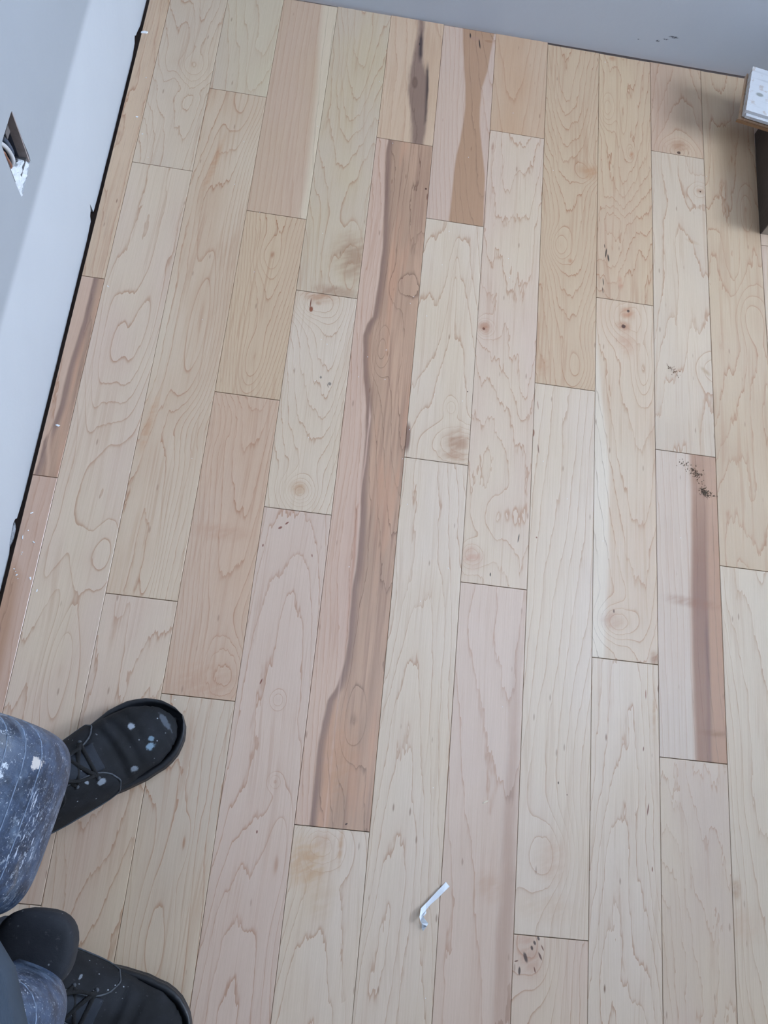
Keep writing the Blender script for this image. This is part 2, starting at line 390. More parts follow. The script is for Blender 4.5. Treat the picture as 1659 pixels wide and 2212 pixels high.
# column 6
f = PL(6, 7.38, TOP)
plank(6, 7.38, TOP, wood('f1', 23, (206, 184, 166), (210, 188, 168), K=5., u0=.1, A=-5., B=.7, n1=1.4, n2=.25, line=.25, heart=(176, 138, 102), bands=[
    band(f, [(50, 999, 1072), (70, 999, 1068), (110, 1000, 1060), (150, 1002, 1053), (190, 1005, 1040), (230, 1005, 1037), (270, 1000, 1036), (310, 994, 1040), (340, 986, 1044), (380, 980, 1048), (430, 975, 1046), (495, 968, 1044)], wob=.03, soft=.02, col=(182, 148, 118))],
    spots=[spot(f, 1016, 78, 2, 9, .1, (30, 28, 30)), spot(f, 1036, 96, 1.8, 16, .15, (30, 26, 28)), spot(f, 1025, 84, 13, 8, .2, (176, 140, 120), .5), spot(f, 1055, 90, 12, 5, 0, (150, 104, 66), .4)]), 'plank with a waisted brown heartwood figure and two black cracks')
f = PL(6, 2.91, 7.38)
plank(6, 2.91, 7.38, wood('f2', 24, PALE, CREAM, u0=.05, A=-4.5, B=-.5, n1=2.2, n2=.3, line=.38, curls=[curl(f, 975, 880, 14, 18, 2.2), curl(f, 982, 620, 8, 90, 1.5), curl(f, 1010, 965, 70, 40, 5.)],
    glow=[spot(f, 985, 955, 42, 42, 0, (158, 112, 78), .65), spot(f, 978, 985, 50, 20, 0, (165, 120, 86), .5)],
    spots=[spot(f, 880, 945, 8, 36, 0, (140, 112, 96), .95), spot(f, 1010, 846, 1.5, 1.5, 0, DK)]), 'pale plank with brown curly figure at its lower end')
plank(6, -8.8, 2.91, wood('f3', 25, PALE, CREAM, K=-1., u0=.05, A=-4.5, B=-.45, n1=3.2, n2=.4, line=.36, fleck=.35))
plank(6, -14, -8.8, wood('f4', 26, PINK, CREAM))
# column 7
plank(7, 9.49, TOP, wood('g1', 27, (200, 168, 135), TAN, u0=-.15, A=-6., B=.5, n1=1.2, n2=.2, line=.28), 'evenly tan plank with one long oval ring')
f = PL(7, 1.04, 9.49)
plank(7, 1.04, 9.49, wood('g2', 28, CREAM, PINK, K=1., u0=.0, A=-4., B=.6, n1=3.2, n2=.6, line=.4, curls=[curl(f, 1046, 708, 22, 22, 5.), curl(f, 1018, 1200, 30, 26, 4.), curl(f, 1075, 1120, 60, 60, 2.)],
    glow=[spot(f, 1046, 708, 22, 24, 0, (170, 112, 76), .7), spot(f, 1020, 1205, 34, 34, .6, (190, 135, 112), .5), spot(f, 1064, 320, 5, 26, 0, (160, 110, 86), .6)],
    spots=[spot(f, 1045, 710, 4, 4, 0, (104, 60, 40)), spot(f, 1120, 1163, 1.4, 10, -.12, (60, 44, 40)), spot(f, 1059, 1241, 1.4, 4, 0, (60, 44, 40))]), 'pale plank with a small knot at its left edge')
f = PL(7, -9.8, 1.04)
plank(7, -9.8, 1.04, wood('g3', 29, (214, 194, 174), PINK, K=3., u0=-.2, A=-3., B=.3, n1=1.8, n2=.3, line=.3, bands=[
    band(f, [(1260, 1110, 1128, 0), (1450, 1108, 1122, .6), (1600, 1100, 1120, .8), (1800, 1085, 1112, .9), (1900, 1083, 1112, 1), (2000, 1075, 1108, .9), (2250, 1060, 1100, .7)], col=(176, 146, 124), op=.7, soft=.08, wob=.08)],
    glow=[spot(f, 1053, 1915, 40, 36, 0, (190, 154, 124), .4)]), 'pinkish plank with a grey brown grain streak along its right edge')
plank(7, -14, -9.8, wood('g4', 30, PINK, CREAM))
# column 8
f = PL(8, 4.51, TOP)
plank(8, 4.51, TOP, wood('h1', 31, (206, 184, 153), (202, 178, 148), u0=-.02, A=-8., B=1.4, n1=3.6, n2=.5, line=.55, curls=[curl(f, 1205, 530, 30, 45, 4.), curl(f, 1275, 375, 35, 30, 3.), curl(f, 1260, 800, 40, 60, 3.)],
    glow=[spot(f, 1275, 370, 45, 30, 0, (184, 134, 88), .5), spot(f, 1232, 563, 9, 10, 0, (180, 120, 76), .6), spot(f, 1170, 790, 25, 30, 0, (186, 140, 104), .4)]), 'honey tan plank with bold wavy grain')
f = PL(8, -3.61, 4.51)
plank(8, -3.61, 4.51, wood('h2', 32, PALE, CREAM, K=-4., u0=-.2, A=-2.5, B=.35, n1=1.8, n2=.25, line=.28, curls=[curl(f, 1190, 1850, 50, 60, 3.)],
    glow=[spot(f, 1190, 1860, 45, 60, 0, (196, 160, 130), .4), spot(f, 1180, 1960, 80, 40, 0, (200, 170, 138), .35)],
    spots=[spot(f, 1162, 875, 1.2, 12, .12, (150, 100, 80), .7), spot(f, 1152, 935, 3, 9, 0, (150, 100, 76), .8), spot(f, 1163, 970, 1.2, 11, .15, (120, 84, 70), .8), spot(f, 1206, 1691, 1.5, 3, 0, DK), spot(f, 1225, 1717, 1.3, 1.3, 0, DK), spot(f, 1159, 1161, 1.8, 2, 0, (140, 90, 70))]))
f = PL(8, -9.5, -3.61)
plank(8, -9.5, -3.61, wood('h3', 33, CREAM, PINK, K=-3., u0=-.1, A=-4., B=.6, n1=2.2, line=.36, curls=[curl(f, 1145, 2050, 40, 60, 3.)],
    glow=[spot(f, 1145, 2060, 34, 60, .3, (180, 135, 110), .5)],
    spots=[spot(f, 1163, 2027, 2.5, 4, .4, DK), spot(f, 1155, 2037, 2.5, 4, .4, DK), spot(f, 1149, 2048, 2.5, 4, .3, DK), spot(f, 1135, 2068, 3.5, 9, .35, DK), spot(f, 1122, 2097, 2.3, 7, 0, DK), spot(f, 1167, 2066, 2, 8, .5, (90, 56, 40)), spot(f, 1172, 2048, 1.5, 6, .5, (110, 70, 50)), spot(f, 1155, 2095, 1.5, 6, .3, (110, 70, 50)), spot(f, 1115, 2076, 4, 1.3, .3, (110, 70, 50))]), 'plank with a row of black bark pockets')
plank(8, -14, -9.5, wood('h4', 34, PINK, CREAM))
# column 9
f = PL(9, 6.3, TOP)
plank(9, 6.3, TOP, wood('i1', 35, (210, 188, 155), TAN, K=-2., u0=.05, A=-7., B=1.1, n1=4.2, n2=.6, line=.55, curls=[curl(f, 1310, 235, 24, 50, 3.5), curl(f, 1325, 480, 30, 50, -3.), curl(f, 1362, 328, 9, 22, 3.), curl(f, 1345, 240, 10, 90, 1.5)],
    glow=[spot(f, 1365, 335, 8, 16, 0, (184, 122, 80), .6), spot(f, 1322, 125, 14, 12, 0, (176, 122, 80), .5), spot(f, 1340, 610, 10, 26, .1, (190, 125, 90), .4)],
    spots=[spot(f, 1309, 545, 1.8, 14, -.1, (32, 28, 22)), spot(f, 1314, 556, 2.2, 11, .12, (38, 32, 26)), spot(f, 1303, 607, 1.3, 10, .1, (60, 46, 36)), spot(f, 1302, 625, 1, 8, .1, (60, 46, 36)), spot(f, 1306, 530, 1, 6, .1, (32, 28, 22))]), 'tan plank with swirling grain and two short black slits')
f = PL(9, .15, 6.3)
plank(9, .15, 6.3, wood('i2', 36, CREAM, (210, 186, 158), K=2., u0=-.05, A=-5., B=.7, n1=2.4, n2=.4, line=.4, curls=[curl(f, 1350, 690, 45, 50, 4.), curl(f, 1330, 1345, 40, 34, 4.5), curl(f, 1390, 800, 20, 60, 3.)], bands=[
    band(f, [(700, 1270, 1287, .5), (850, 1250, 1300), (1000, 1250, 1316), (1200, 1250, 1315), (1400, 1250, 1306), (1430, 1250, 1304)], col=(228, 220, 200), op=.7, soft=.04, wob=.02)],
    glow=[spot(f, 1354, 676, 26, 22, 0, (176, 112, 68), .7), spot(f, 1347, 705, 26, 20, 0, (170, 110, 70), .7), spot(f, 1350, 740, 34, 50, 0, (190, 146, 116), .45), spot(f, 1320, 1340, 36, 26, 0, (178, 134, 108), .5), spot(f, 1415, 1424, 16, 22, 0, (150, 100, 60), .7)],
    spots=[spot(f, 1357, 672, 4, 4, 0, (56, 38, 30)), spot(f, 1347, 705, 6, 5, .5, (70, 40, 30)), spot(f, 1350, 701, 2, 2, 0, (200, 170, 140)), spot(f, 1326, 1320, 1.8, 4, 0, (96, 62, 40))]), 'plank with a pair of dark knots near its upper end')
f = PL(9, -8.0, .15)
plank(9, -8.0, .15, wood('i3', 37, CREAM, PALE, K=-.5, u0=.0, A=-3.5, B=-.55, n1=3.2, n2=.45, line=.4, fleck=.5,
    spots=[spot(f, 1400, 1748, 1.5, 12, -.15, (120, 70, 56)), spot(f, 1395, 1500, 1.2, 10, 0, (150, 100, 80)), spot(f, 1390, 1618, 1.2, 5, -.1, (120, 76, 60)), spot(f, 1409, 1878, 1.2, 5, 0, (130, 80, 60))],
    glow=[spot(f, 1413, 1540, 6, 80, -.03, (190, 154, 120), .5)]))
plank(9, -14, -8.0, wood('i4', 38, PINK, CREAM))
# column 10
f = PL(10, 9.62, TOP)
plank(10, 9.62, TOP, wood('j1', 39, (200, 174, 150), (206, 184, 156), K=1., u0=.0, A=-7., B=-.9, n1=2., n2=.3, line=.42, curls=[curl(f, 1466, 325, 40, 30, 4.)],
    glow=[spot(f, 1468, 315, 34, 26, 0, (164, 118, 84), .6)], spots=[spot(f, 1466, 329, 5, 4.5, 0, (70, 46, 32))]), 'short plank with one round knot at its lower end')
f = PL(10, 3.62, 9.62)
plank(10, 3.62, 9.62, wood('j2', 40, GREY, CREAM, K=.5, u0=.05, A=-3.5, B=-.5, n1=2.4, n2=.35, line=.38, curls=[curl(f, 1513, 413, 25, 25, 2.5), curl(f, 1545, 800, 40, 40, 2.5)],
    glow=[spot(f, 1513, 413, 16, 14, 0, (176, 126, 88), .6), spot(f, 1525, 803, 24, 8, -.7, (178, 150, 116), .6), spot(f, 1495, 522, 26, 8, -.3, (184, 154, 120), .4)],
    spots=[spot(f, 1513, 414, 3, 3, 0, (72, 42, 30))]))
f = PL(10, -1.16, 3.62)
plank(10, -1.16, 3.62, wood('j3', 41, (212, 198, 180), (210, 192, 172), K=6., A=-1., B=.15, n1=1., n2=.2, line=.22, bands=[
    band(f, [(960, 1488, 1620, .75), (1000, 1490, 1620, .8), (1100, 1494, 1620, .85), (1200, 1494, 1620, .95), (1300, 1493, 1620, 1), (1450, 1497, 1620), (1550, 1499, 1620), (1660, 1504, 1620)], col=(186, 148, 118), soft=.06, wob=.03),
    band(f, [(960, 1490, 1520, .2), (1080, 1496, 1528, .45), (1200, 1495, 1528, .9), (1300, 1495, 1530, 1), (1500, 1500, 1532, .8), (1660, 1506, 1535, .7)], col=(152, 116, 94), soft=.04, wob=.03),
    band(f, [(1300, 1526, 1530, 0), (1370, 1524, 1530, .7), (1500, 1529, 1535, .7), (1660, 1532, 1538, .7)], col=(118, 90, 80), soft=.04, wob=.05)],
    glow=[spot(f, 1500, 1302, 90, 16, -.05, (150, 104, 76), .5), spot(f, 1545, 1585, 40, 10, 0, (130, 90, 60), .45)]), 'pale plank with a brown heartwood stripe down its right side')
plank(10, -9., -1.16, wood('j4', 42, (208, 190, 172), CREAM, K=3., u0=.1, A=-3., B=.5, n1=3.6, n2=.7, line=.26, streak=.12))
plank(10, -14, -9., wood('j5', 43, PINK, CREAM))
# column 11
f = PL(11, 1.8, TOP)
plank(11, 1.8, TOP, wood('k1', 44, (208, 188, 158), (200, 178, 150), K=1.2, u0=-.05, A=-3.5, B=-.55, n1=3.4, n2=.45, line=.42, curls=[curl(f, 1620, 680, 40, 70, 3.), curl(f, 1610, 450, 20, 60, 2.)]))
f = PL(11, -8.5, 1.8)
plank(11, -8.5, 1.8, wood('k2', 45, (218, 205, 182), CREAM, K=2., u0=.1, A=-3., B=.45, n1=2.4, n2=.3, line=.3, glow=[spot(f, 1590, 1920, 14, 26, 0, (170, 132, 96), .6), spot(f, 1620, 1228, 30, 6, -.2, (180, 150, 110), .5), spot(f, 1600, 2000, 60, 50, 0, (200, 168, 138), .35)]))
plank(11, -14, -8.5, wood('k3', 46, PINK, CREAM))
# boards beyond the ones the frame shows
share = [wood('s%d' % k, 60 + k, [CREAM, PINK, GREY, PALE, TAN][k % 5], [PINK, CREAM, TAN][k % 3], K=k - 2., A=-4. - k, B=.4 + .2 * k) for k in range(5)]
plank(12, 7.9, TOP, wood('l1', 47, PINK, CREAM, A=-3., B=.4, n1=2.4, line=.3))
plank(12, -2.5, 7.9, share[0]); plank(12, -14, -2.5, share[1])
for col in range(13, 26):
    v = -24.0; cuts = []
    while v < TOP:
        cuts.append(v); v += rnd.uniform(4., 11.)
        if TOP - v < 3: v = TOP
    cuts.append(TOP)
    for a, b in zip(cuts, cuts[1:]): plank(col, a, b, rnd.choice(share))
for col in range(1, 13):
    plank(col, -24, -14, rnd.choice(share))
plank(0, -14, -4.2, share[2], left=-.357); plank(0, -24, -14, share[3], left=-.357)

# walls
def wall_paint(name, upper, primer, level, axis_band=True, marks=(), skew=0.):
    g = N(name); o = g.obj(); x, y, z = g.sep(o)
    n = g.noise(o, 9., 3.); n2 = g.noise(o, 90., 3., .6); n3 = g.noise(g.xyz(g.mul(x, 3.), g.mul(y, 3.), g.mul(z, 16.)), 1., 3.)
    h = g.mad(g.add(n3, -.5), .012, z)
    if skew: h = g.mad(x, skew, h)
    k = g.step(h, level - .012, level + .014)
    c = g.mix(k, lin(primer), lin(upper))
    c = g.mix(1., c, g.mix(n, (.965, .965, .97, 1), (1.03, 1.03, 1.025, 1)), 'MULTIPLY')
    for (cx, cy, cz, r, op) in marks:
        mp = g.new('ShaderNodeMapping', {0: o}, vector_type='TEXTURE')
        mp.inputs[1].default_value = (cx, cy, cz); mp.inputs[3].default_value = r
        e = g.new('ShaderNodeVectorMath', {0: mp.outputs[0]}, operation='LENGTH').outputs['Value']
        sp = g.noise(o, 420., 2.)
        c = g.mix(g.mul(g.mul(g.step(e, .5, 1.1, 1., 0.), g.step(sp, .42, .52)), op), c, lin((48, 46, 52)))
    g.set(Base_Color=c, Roughness=.62); g.bsdf.inputs['Specular IOR Level'].default_value = .3
    g.bump(g.mad(n2, .5, g.noise(o, 25., 2.)), .0008, .5)
    return g.m
M_wl = wall_paint('primed_drywall', (160, 163, 166), (190, 192, 194), .252)
M_wf = wall_paint('grey_painted_drywall', (166, 165, 162), (184, 187, 191), .128, skew=-.04 + .0, marks=[
    (.971, YF, .043, (.0045, .01, .003), .9), (.998, YF, .057, (.012, .01, .0032), .9), (.985, YF, .0495, (.007, .01, .0018), .7), (.933, YF, .039, (.005, .01, .0012), .7)])
M_w = plain('white_drywall', (196, 197, 198), .7, .02, 8.)
M_core = plain('gypsum_core', (188, 190, 194), .9, .1, 90., .002)
M_dark = plain('dark_wall_cavity', (96, 88, 88), .9, .2, 40.)
M_frame = plain('white_window_frame', (232, 233, 235), .35, .01, 8.)
g = N('window_glass')
tr = g.new('ShaderNodeBsdfTransparent'); gl = g.new('ShaderNodeBsdfGlossy', {'Roughness': .02})
fr = g.new('ShaderNodeFresnel', {'IOR': 1.45}); mx = g.new('ShaderNodeMixShader', {0: fr.outputs[0], 1: tr.outputs[0], 2: gl.outputs[0]})
g.t.links.new(mx.outputs[0], g.out.inputs[0]); M_glass = g.m

def slab(name, outline, holes, to3, depth, mat, parent=None, core=None):
    """a wall sheet from a 2-D outline with holes; to3 maps (a, b, d) to a point"""
    polys = [[Vector((a, b, 0)) for a, b in outline]] + [[Vector((a, b, 0)) for a, b in h] for h in holes]
    tris = tessellate_polygon(polys)
    flat = [p for poly in polys for p in poly]; n = len(flat)
    V = [to3(p.x, p.y, 0) for p in flat] + [to3(p.x, p.y, depth) for p in flat]
    F = [tuple(t) for t in tris]; nf = len(F)
    F += [tuple(n + i for i in reversed(t)) for t in tris]; k = 0
    for poly in polys:
        for i in range(len(poly)):
            a, b = k + i, k + (i + 1) % len(poly); F.append((a, b, n + b, n + a))
        k += len(poly)
    bm = bmesh.new(); bv = [bm.verts.new(v) for v in V]
    for i, fc in enumerate(F):
        try:
            q = bm.faces.new([bv[j] for j in fc]); q.material_index = 0 if i < nf * 2 or core is None else 1
        except ValueError: pass
    me = bm_mesh(name, bm)
    return link(name, me, [mat] + ([core] if core else []), parent)

rw = random.Random(3)
out = [(YB, -.006)]
notch = {1.105: [(-.013, .002), (-.008, .009), (-.004, .012), (.002, .006), (.012, .004)], .695: [(-.014, .0), (-.010, .010), (-.002, .014), (.003, .026), (.006, .008), (.008, -.002)],
         .115: [(-.036, .0), (-.030, .006), (-.014, .009), (0., .011), (.008, .007), (.012, .0)]}
y = YB + .15
pts = []
while y < YF - .01:
    if not any(abs(y - c) < .04 for c in notch): pts.append((y, -.006 + rw.uniform(-.0012, .0012)))
    y += .03 if y > -.2 else .2
for c, pp in notch.items(): pts += [(c + a, b) for a, b in pp]
pts.sort(); out += pts + [(YF, -.006), (YF, ZC), (YB, ZC)]
hole = [(.490, .300), (.500, .2985), (.514, .301), (.526, .299), (.536, .303), (.5485, .3045), (.5495, .315), (.547, .345), (.5465, .392), (.5445, .399), (.500, .3995), (.4895, .398), (.4885, .351), (.4885, .325)]
wl = slab('wall_left', out, [hole], lambda a, b, d: (-.0455 - d, a, b), .0125, M_wl, core=M_core)
tag(wl, kind='structure')
box('sill_plate', -.15, -.0585, YB, YF, -.018, .02, M_dark, wl)
box('cavity_back', -.15, -.14, YB, YF, .02, ZC, M_dark, wl)

def ring_wall(name, a0, a1, z0, z1, win, to3, mat, dep=.12):
    w = slab(name, [(a0, z0), (a1, z0), (a1, z1), (a0, z1)], [[(win[0], win[2]), (win[1], win[2]), (win[1], win[3]), (win[0], win[3])]], to3, dep, mat)
    tag(w, kind='structure'); return w
ring_wall('wall_far', -.058, XR + .12, -.005, ZC, WIN_FAR, lambda a, b, d: (a, YF + d, b), M_wf)
ring_wall('wall_right', YB, YF, -.002, ZC, WIN_RIGHT, lambda a, b, d: (XR + d, a, b), M_w)
tag(box('wall_back', -.058, XR + .12, YB - .12, YB, -.018, ZC, M_w), kind='structure')
tag(box('ceiling', -.15, XR + .12, YB - .12, YF + .12, ZC, ZC + .1, plain('white_ceiling', (218, 218, 218), .8, .01, 8.)), kind='structure')

def window(n, to3, a0, a1, z0, z1):
    """frame, middle mullion and two panes in the opening"""
    def bx(name, p, q, r, s, d0, d1, mat, parent=None):
        A, B = Vector(to3(p, r, d0)), Vector(to3(q, s, d1))
        lo = [min(A[i], B[i]) for i in range(3)]; hi = [max(A[i], B[i]) for i in range(3)]
        return box(name, lo[0], hi[0], lo[1], hi[1], lo[2], hi[2], mat, parent)
    t = .045
    w = bx('window_%d' % n, a0, a1, z0, z0 + t, .03, .10, M_frame); tag(w, kind='structure')
    bx('frame', a0, a1, z1 - t, z1, .03, .10, M_frame, w)
    bx('frame', a0, a0 + t, z0 + t, z1 - t, .03, .10, M_frame, w); bx('frame', a1 - t, a1, z0 + t, z1 - t, .03, .10, M_frame, w)
    mcx = (a0 + a1) / 2
    bx('mullion', mcx - .02, mcx + .02, z0 + t, z1 - t, .04, .09, M_frame, w)
    bx('pane', a0 + t, mcx - .02, z0 + t, z1 - t, .063, .067, M_glass, w); bx('pane', mcx + .02, a1 - t, z0 + t, z1 - t, .063, .067, M_glass, w)
window(1, lambda a, b, d: (a, YF + d, b), *WIN_FAR)
window(2, lambda a, b, d: (XR + d, a, b), *WIN_RIGHT)

# ------------------------------------------------------------------ outlet box in the left wall
M_steel = plain('galvanised_steel', (120, 118, 120), .45, .2, 60., metal=.6)
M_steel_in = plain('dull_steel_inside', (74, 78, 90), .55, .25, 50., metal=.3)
M_mud = plain('dried_joint_compound', (222, 224, 226), .85, .12, 160., .004, bscale=220.)
bx_ = empty('outlet_box', (-.0585, .518, .345))
tag(bx_, 'open metal outlet box with loose wires set in the rough hole of the left wall', 'outlet box')
def P3(y, z, d): return (-.0455 - d + .0585, y - .518, z - .345)      # d = depth behind the wall face
def quadbox(name, y0, y1, z0, z1, d0, d1, mat, par):
    a = P3(y0, z0, d1); b = P3(y1, z1, d0); return box(name, a[0], b[0], a[1], b[1], a[2], b[2], mat, par)
tag(quadbox('side', .5435, .5458, .306, .3975, -.0004, .012, plain('dusty_box_edge', (150, 138, 134), .75, .2, 90.), bx_), 'dusty brown edge')
quadbox('side', .5435, .5455, .31, .397, .012, .05, M_steel_in, bx_)
quadbox('side', .4915, .4935, .315, .397, .002, .05, M_steel, bx_)
quadbox('bottom_plate', .4935, .5435, .312, .314, .002, .05, M_steel, bx_)
quadbox('top_plate', .4935, .5435, .395, .397, .002, .05, M_steel, bx_)
quadbox('back_plate', .4915, .5455, .312, .397, .05, .052, M_steel_in, bx_)
quadbox('mounting_ear', .511, .524, .385, .3965, .0005, .002, M_steel, bx_)
def wirep(pts, r, mat, label):
    bm = bmesh.new(); tube_bm(bm, spline([P3(*p) for p in pts], 8), r, 8)
    tag(link('wire', bm_mesh('wire', bm, True), mat, bx_), label)
wirep([(.496, .397, .03), (.4950, .398, .008), (.4973, .3922, .004), (.5044, .3768, .0035), (.5096, .3591, .0035), (.5091, .3449, .004), (.505, .336, .012)], .0032, plain('white_cable', (196, 196, 196), .4), 'white sheathed wire')
wirep([(.510, .394, .03), (.5100, .392, .012), (.5148, .3796, .008), (.5200, .3620, .008), (.5225, .3437, .009), (.518, .332, .018)], .0036, plain('navy_cable', (58, 72, 90), .4), 'dark blue wire')
wirep([(.492, .385, .02), (.4935, .382, .004), (.4955, .3700, .003), (.4985, .3564, .003), (.5000, .3462, .004), (.500, .338, .012)], .0018, plain('bare_copper', (176, 130, 112), .35, metal=.8), 'bare copper wire')
# broken compound under the box: a lumpy wedge flush with the wall
nb, nz = 14, 12; V = []
for j in range(nz + 1):
    for i in range(nb + 1):
        s, t = i / nb, j / nz
        yl = .4895 + .002 * t; yr = .5485 - .004 * (1 - t)
        yy = yl + (yr - yl) * s
        zz = .2990 + t * (.006 + .046 * (1 - s) + .003 * math.sin(s * 9))
        dd = .0012 + .0035 * t * t + .0042 * noise.noise(Vector((yy * 190, zz * 190, 2))) + (.010 if t > .95 else 0)
        V.append(P3(yy, zz, max(-.0012, dd)))
F = [(j * (nb + 1) + i, j * (nb + 1) + i + 1, (j + 1) * (nb + 1) + i + 1, (j + 1) * (nb + 1) + i) for j in range(nz) for i in range(nb)]
o = link('joint_compound', mesh('joint_compound', V, F, True), M_mud, bx_)
md = o.modifiers.new('s', 'SOLIDIFY'); md.thickness = .004
tag(o, 'crumbled white joint compound filling the bottom of the hole')

# crumpled scrap in the lowest notch of the left wall
bm = bmesh.new(); bmesh.ops.create_icosphere(bm, subdivisions=3, radius=1)
for v in bm.verts:
    k = 1 + .35 * noise.noise(v.co * 2.2); v.co = Vector((v.co.x * .0045 * k, v.co.y * .020 * k, v.co.z * .008 * k))
tag(link('plaster_lump', bm_mesh('plaster_lump', bm, True), plain('grey_plaster', (150, 152, 156), .85, .25, 120., .003), None, (-.0485, .100, -.003)),
    'crumpled grey plaster lump in the lowest notch of the left wall base', 'rubble')

# ------------------------------------------------------------------ metal box and the offcuts on it, right edge
M_brown = plain('dark_brown_metal', (58, 48, 45), .35, .25, 40., .0005)
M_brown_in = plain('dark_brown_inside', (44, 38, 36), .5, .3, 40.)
M_card = plain('brown_board', (165, 150, 132), .8, .08, 30.)
HB = .052
c0 = at(1641, 505, 0); c1 = at(1630, 300, 0)
ax = (c1 - c0).normalized(); ln = (c1 - c0).length + .012
ang = math.atan2(ax.y, ax.x) - H
t = empty('metal_box', (c0.x, c0.y, 0)); t.rotation_euler = (0, 0, ang)
tag(t, 'open dark brown metal box on the floor at the right edge below the white board', 'box')
wd = .16
box('side', 0, .003, 0, ln, .0, HB, M_brown, t, .001); box('side', wd - .003, wd, 0, ln, 0, HB, M_brown, t, .001)
tag(box('end_panel', .003, wd - .003, 0, .003, 0, HB - .004, M_card, t, .0008), 'pale brown near end panel'); box('end_panel', .003, wd - .003, ln - .003, ln, 0, HB, M_brown, t, .0008)
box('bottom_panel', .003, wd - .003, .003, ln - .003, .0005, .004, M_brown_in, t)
M_rim = plain('worn_metal_rim', (84, 76, 76), .3, .4, 90., metal=.3)
for s_i in (0, 1):
    bm = bmesh.new(); xs = .0 if s_i == 0 else wd
    tube_bm(bm, [(xs + (.0025 if s_i == 0 else -.0025) + .0008 * noise.noise(Vector((k * .7, s_i, 1))), ln * k / 18, HB + .0012 * noise.noise(Vector((k * .9, s_i, 4)))) for k in range(19)], .0032, 6)
    tag(link('rolled_rim', bm_mesh('rim', bm, True), M_rim, t), 'worn shiny rim')
ZB = HB + .003
p0 = at(1600, 252, ZB + .014); p1 = at(1615, 156, ZB + .014); p2 = at(1659, 270, ZB + .014)
ex = (p2 - p0).normalized(); wy = (p1 - p0).length
bang = math.atan2(ex.y, ex.x)
off = empty('floor_offcut', (p0.x, p0.y, ZB - .0045 + .0015)); off.rotation_euler = (0, 0, bang)
tag(off, 'maple floor board offcut lying under the white painted board at the right edge', 'board')
LB = .34
bm = bmesh.new(); box_bm(bm, 0, LB, 0, wy, .004, .0145, .0006)
link('board', bm_mesh('board', bm), wood('offcut', 50, TAN, PINK, K=2.), off)
box('tongue', -.004, LB, -.0035, .0, .005, .010, M_side, off)
M_chip = N('chipped_white_paint'); o_ = M_chip.obj(); sx_, sy_, sz_ = M_chip.sep(o_)
gr = M_chip.noise(M_chip.xyz(M_chip.mul(sx_, 8.), M_chip.mul(sy_, 90.), 0.), 1., 4.); sp = M_chip.noise(o_, 60., 4., .65)
cc = M_chip.mix(M_chip.step(gr, .55, .72, 0., .35), lin((212, 211, 212)), lin((150, 146, 148)))
cc = M_chip.mix(M_chip.step(sp, .55, .64, 0., .7), cc, lin((186, 170, 160)))
e = M_chip.ell(o_, .022, .048, .008, .005); cc = M_chip.mix(M_chip.step(e, .6, 1.2, .8, 0.), cc, lin((128, 128, 118)))
e = M_chip.ell(o_, .052, .052, .004, .004); cc = M_chip.mix(M_chip.step(e, .6, 1.1, .95, 0.), cc, lin((40, 48, 46)))
M_chip.set(Base_Color=cc, Roughness=.55); M_chip.bump(M_chip.mad(sp, .6, gr), .001)
q0 = at(1611, 238, ZB + .030); q1 = at(1626, 144, ZB + .030)
wb = empty('white_board', (q0.x, q0.y, ZB + .0115 + .0015)); wb.rotation_euler = (0, 0, bang)
tag(wb, 'white painted rough edged board lying on top of the maple offcut', 'board')
wq = (q1 - q0).length
bm = bmesh.new(); n = 26; topv = []
edge = [(.0012 * noise.noise(Vector((k * .8, 3, 1))), wq * k / n) for k in range(n + 1)]
ring_ = [(x, y) for x, y in edge] + [(LB - .02, wq), (LB - .02, 0)]
a = [bm.verts.new((x, y, .018)) for x, y in ring_]; b = [bm.verts.new((x, y, .0015)) for x, y in ring_]
bm.faces.new(a[::-1]); bm.faces.new(b)
for k in range(len(a)): bm.faces.new((a[k], a[(k + 1) % len(a)], b[(k + 1) % len(a)], b[k]))
bmesh.ops.triangulate(bm, faces=[f_ for f_ in bm.faces if len(f_.verts) > 4])
link('board', bm_mesh('white_board', bm), M_chip.m, wb)
box('tongue', .004, LB - .02, -.0065, .0, .005, .0115, M_chip.m, wb, .0006)

# ------------------------------------------------------------------ paper strip
pp = [(965, 1907, .0015), (948, 1925, .0025), (931, 1943, .004), (914, 1962, .006), (909, 1972, .007), (907, 1982, .007)]
bm = bmesh.new(); prev = None
edgeL = [(963, 1905, .001), (950, 1919, .003), (935, 1935, .0035), (920, 1951, .004), (909, 1962, .006)]
edgeR = [(971, 1915, .001), (959, 1927, .004), (944, 1942, .004), (930, 1954, .004), (920, 1966, .003)]
L_ = [bm.verts.new(at(*p)) for p in edgeL]; R_ = [bm.verts.new(at(*p)) for p in edgeR]
for k in range(4): bm.faces.new((L_[k], L_[k + 1], R_[k + 1], R_[k]))
x1 = bm.verts.new(at(906, 1981, .008)); x2 = bm.verts.new(at(913, 1978, .004)); x3 = bm.verts.new(at(921, 1972, .006)); x4 = bm.verts.new(at(916, 1979, .009))
bm.faces.new((L_[4], x1, x2)); bm.faces.new((L_[4], x2, x4, R_[4])); bm.faces.new((R_[4], x4, x3))
x5 = bm.verts.new(at(908, 1990, .005)); x6 = bm.verts.new(at(911, 1995, .003)); x7 = bm.verts.new(at(917, 1984, .008)); x8 = bm.verts.new(at(925, 1995, .004)); x9 = bm.verts.new(at(922, 2001, .006))
bm.faces.new((x1, x5, x2)); bm.faces.new((x2, x5, x7)); bm.faces.new((x5, x6, x8, x7)); bm.faces.new((x6, x9, x8))
xa = bm.verts.new(at(911, 2006, .001)); xb = bm.verts.new(at(914, 2011, .001)); xc = bm.verts.new(at(918, 2000, .001))
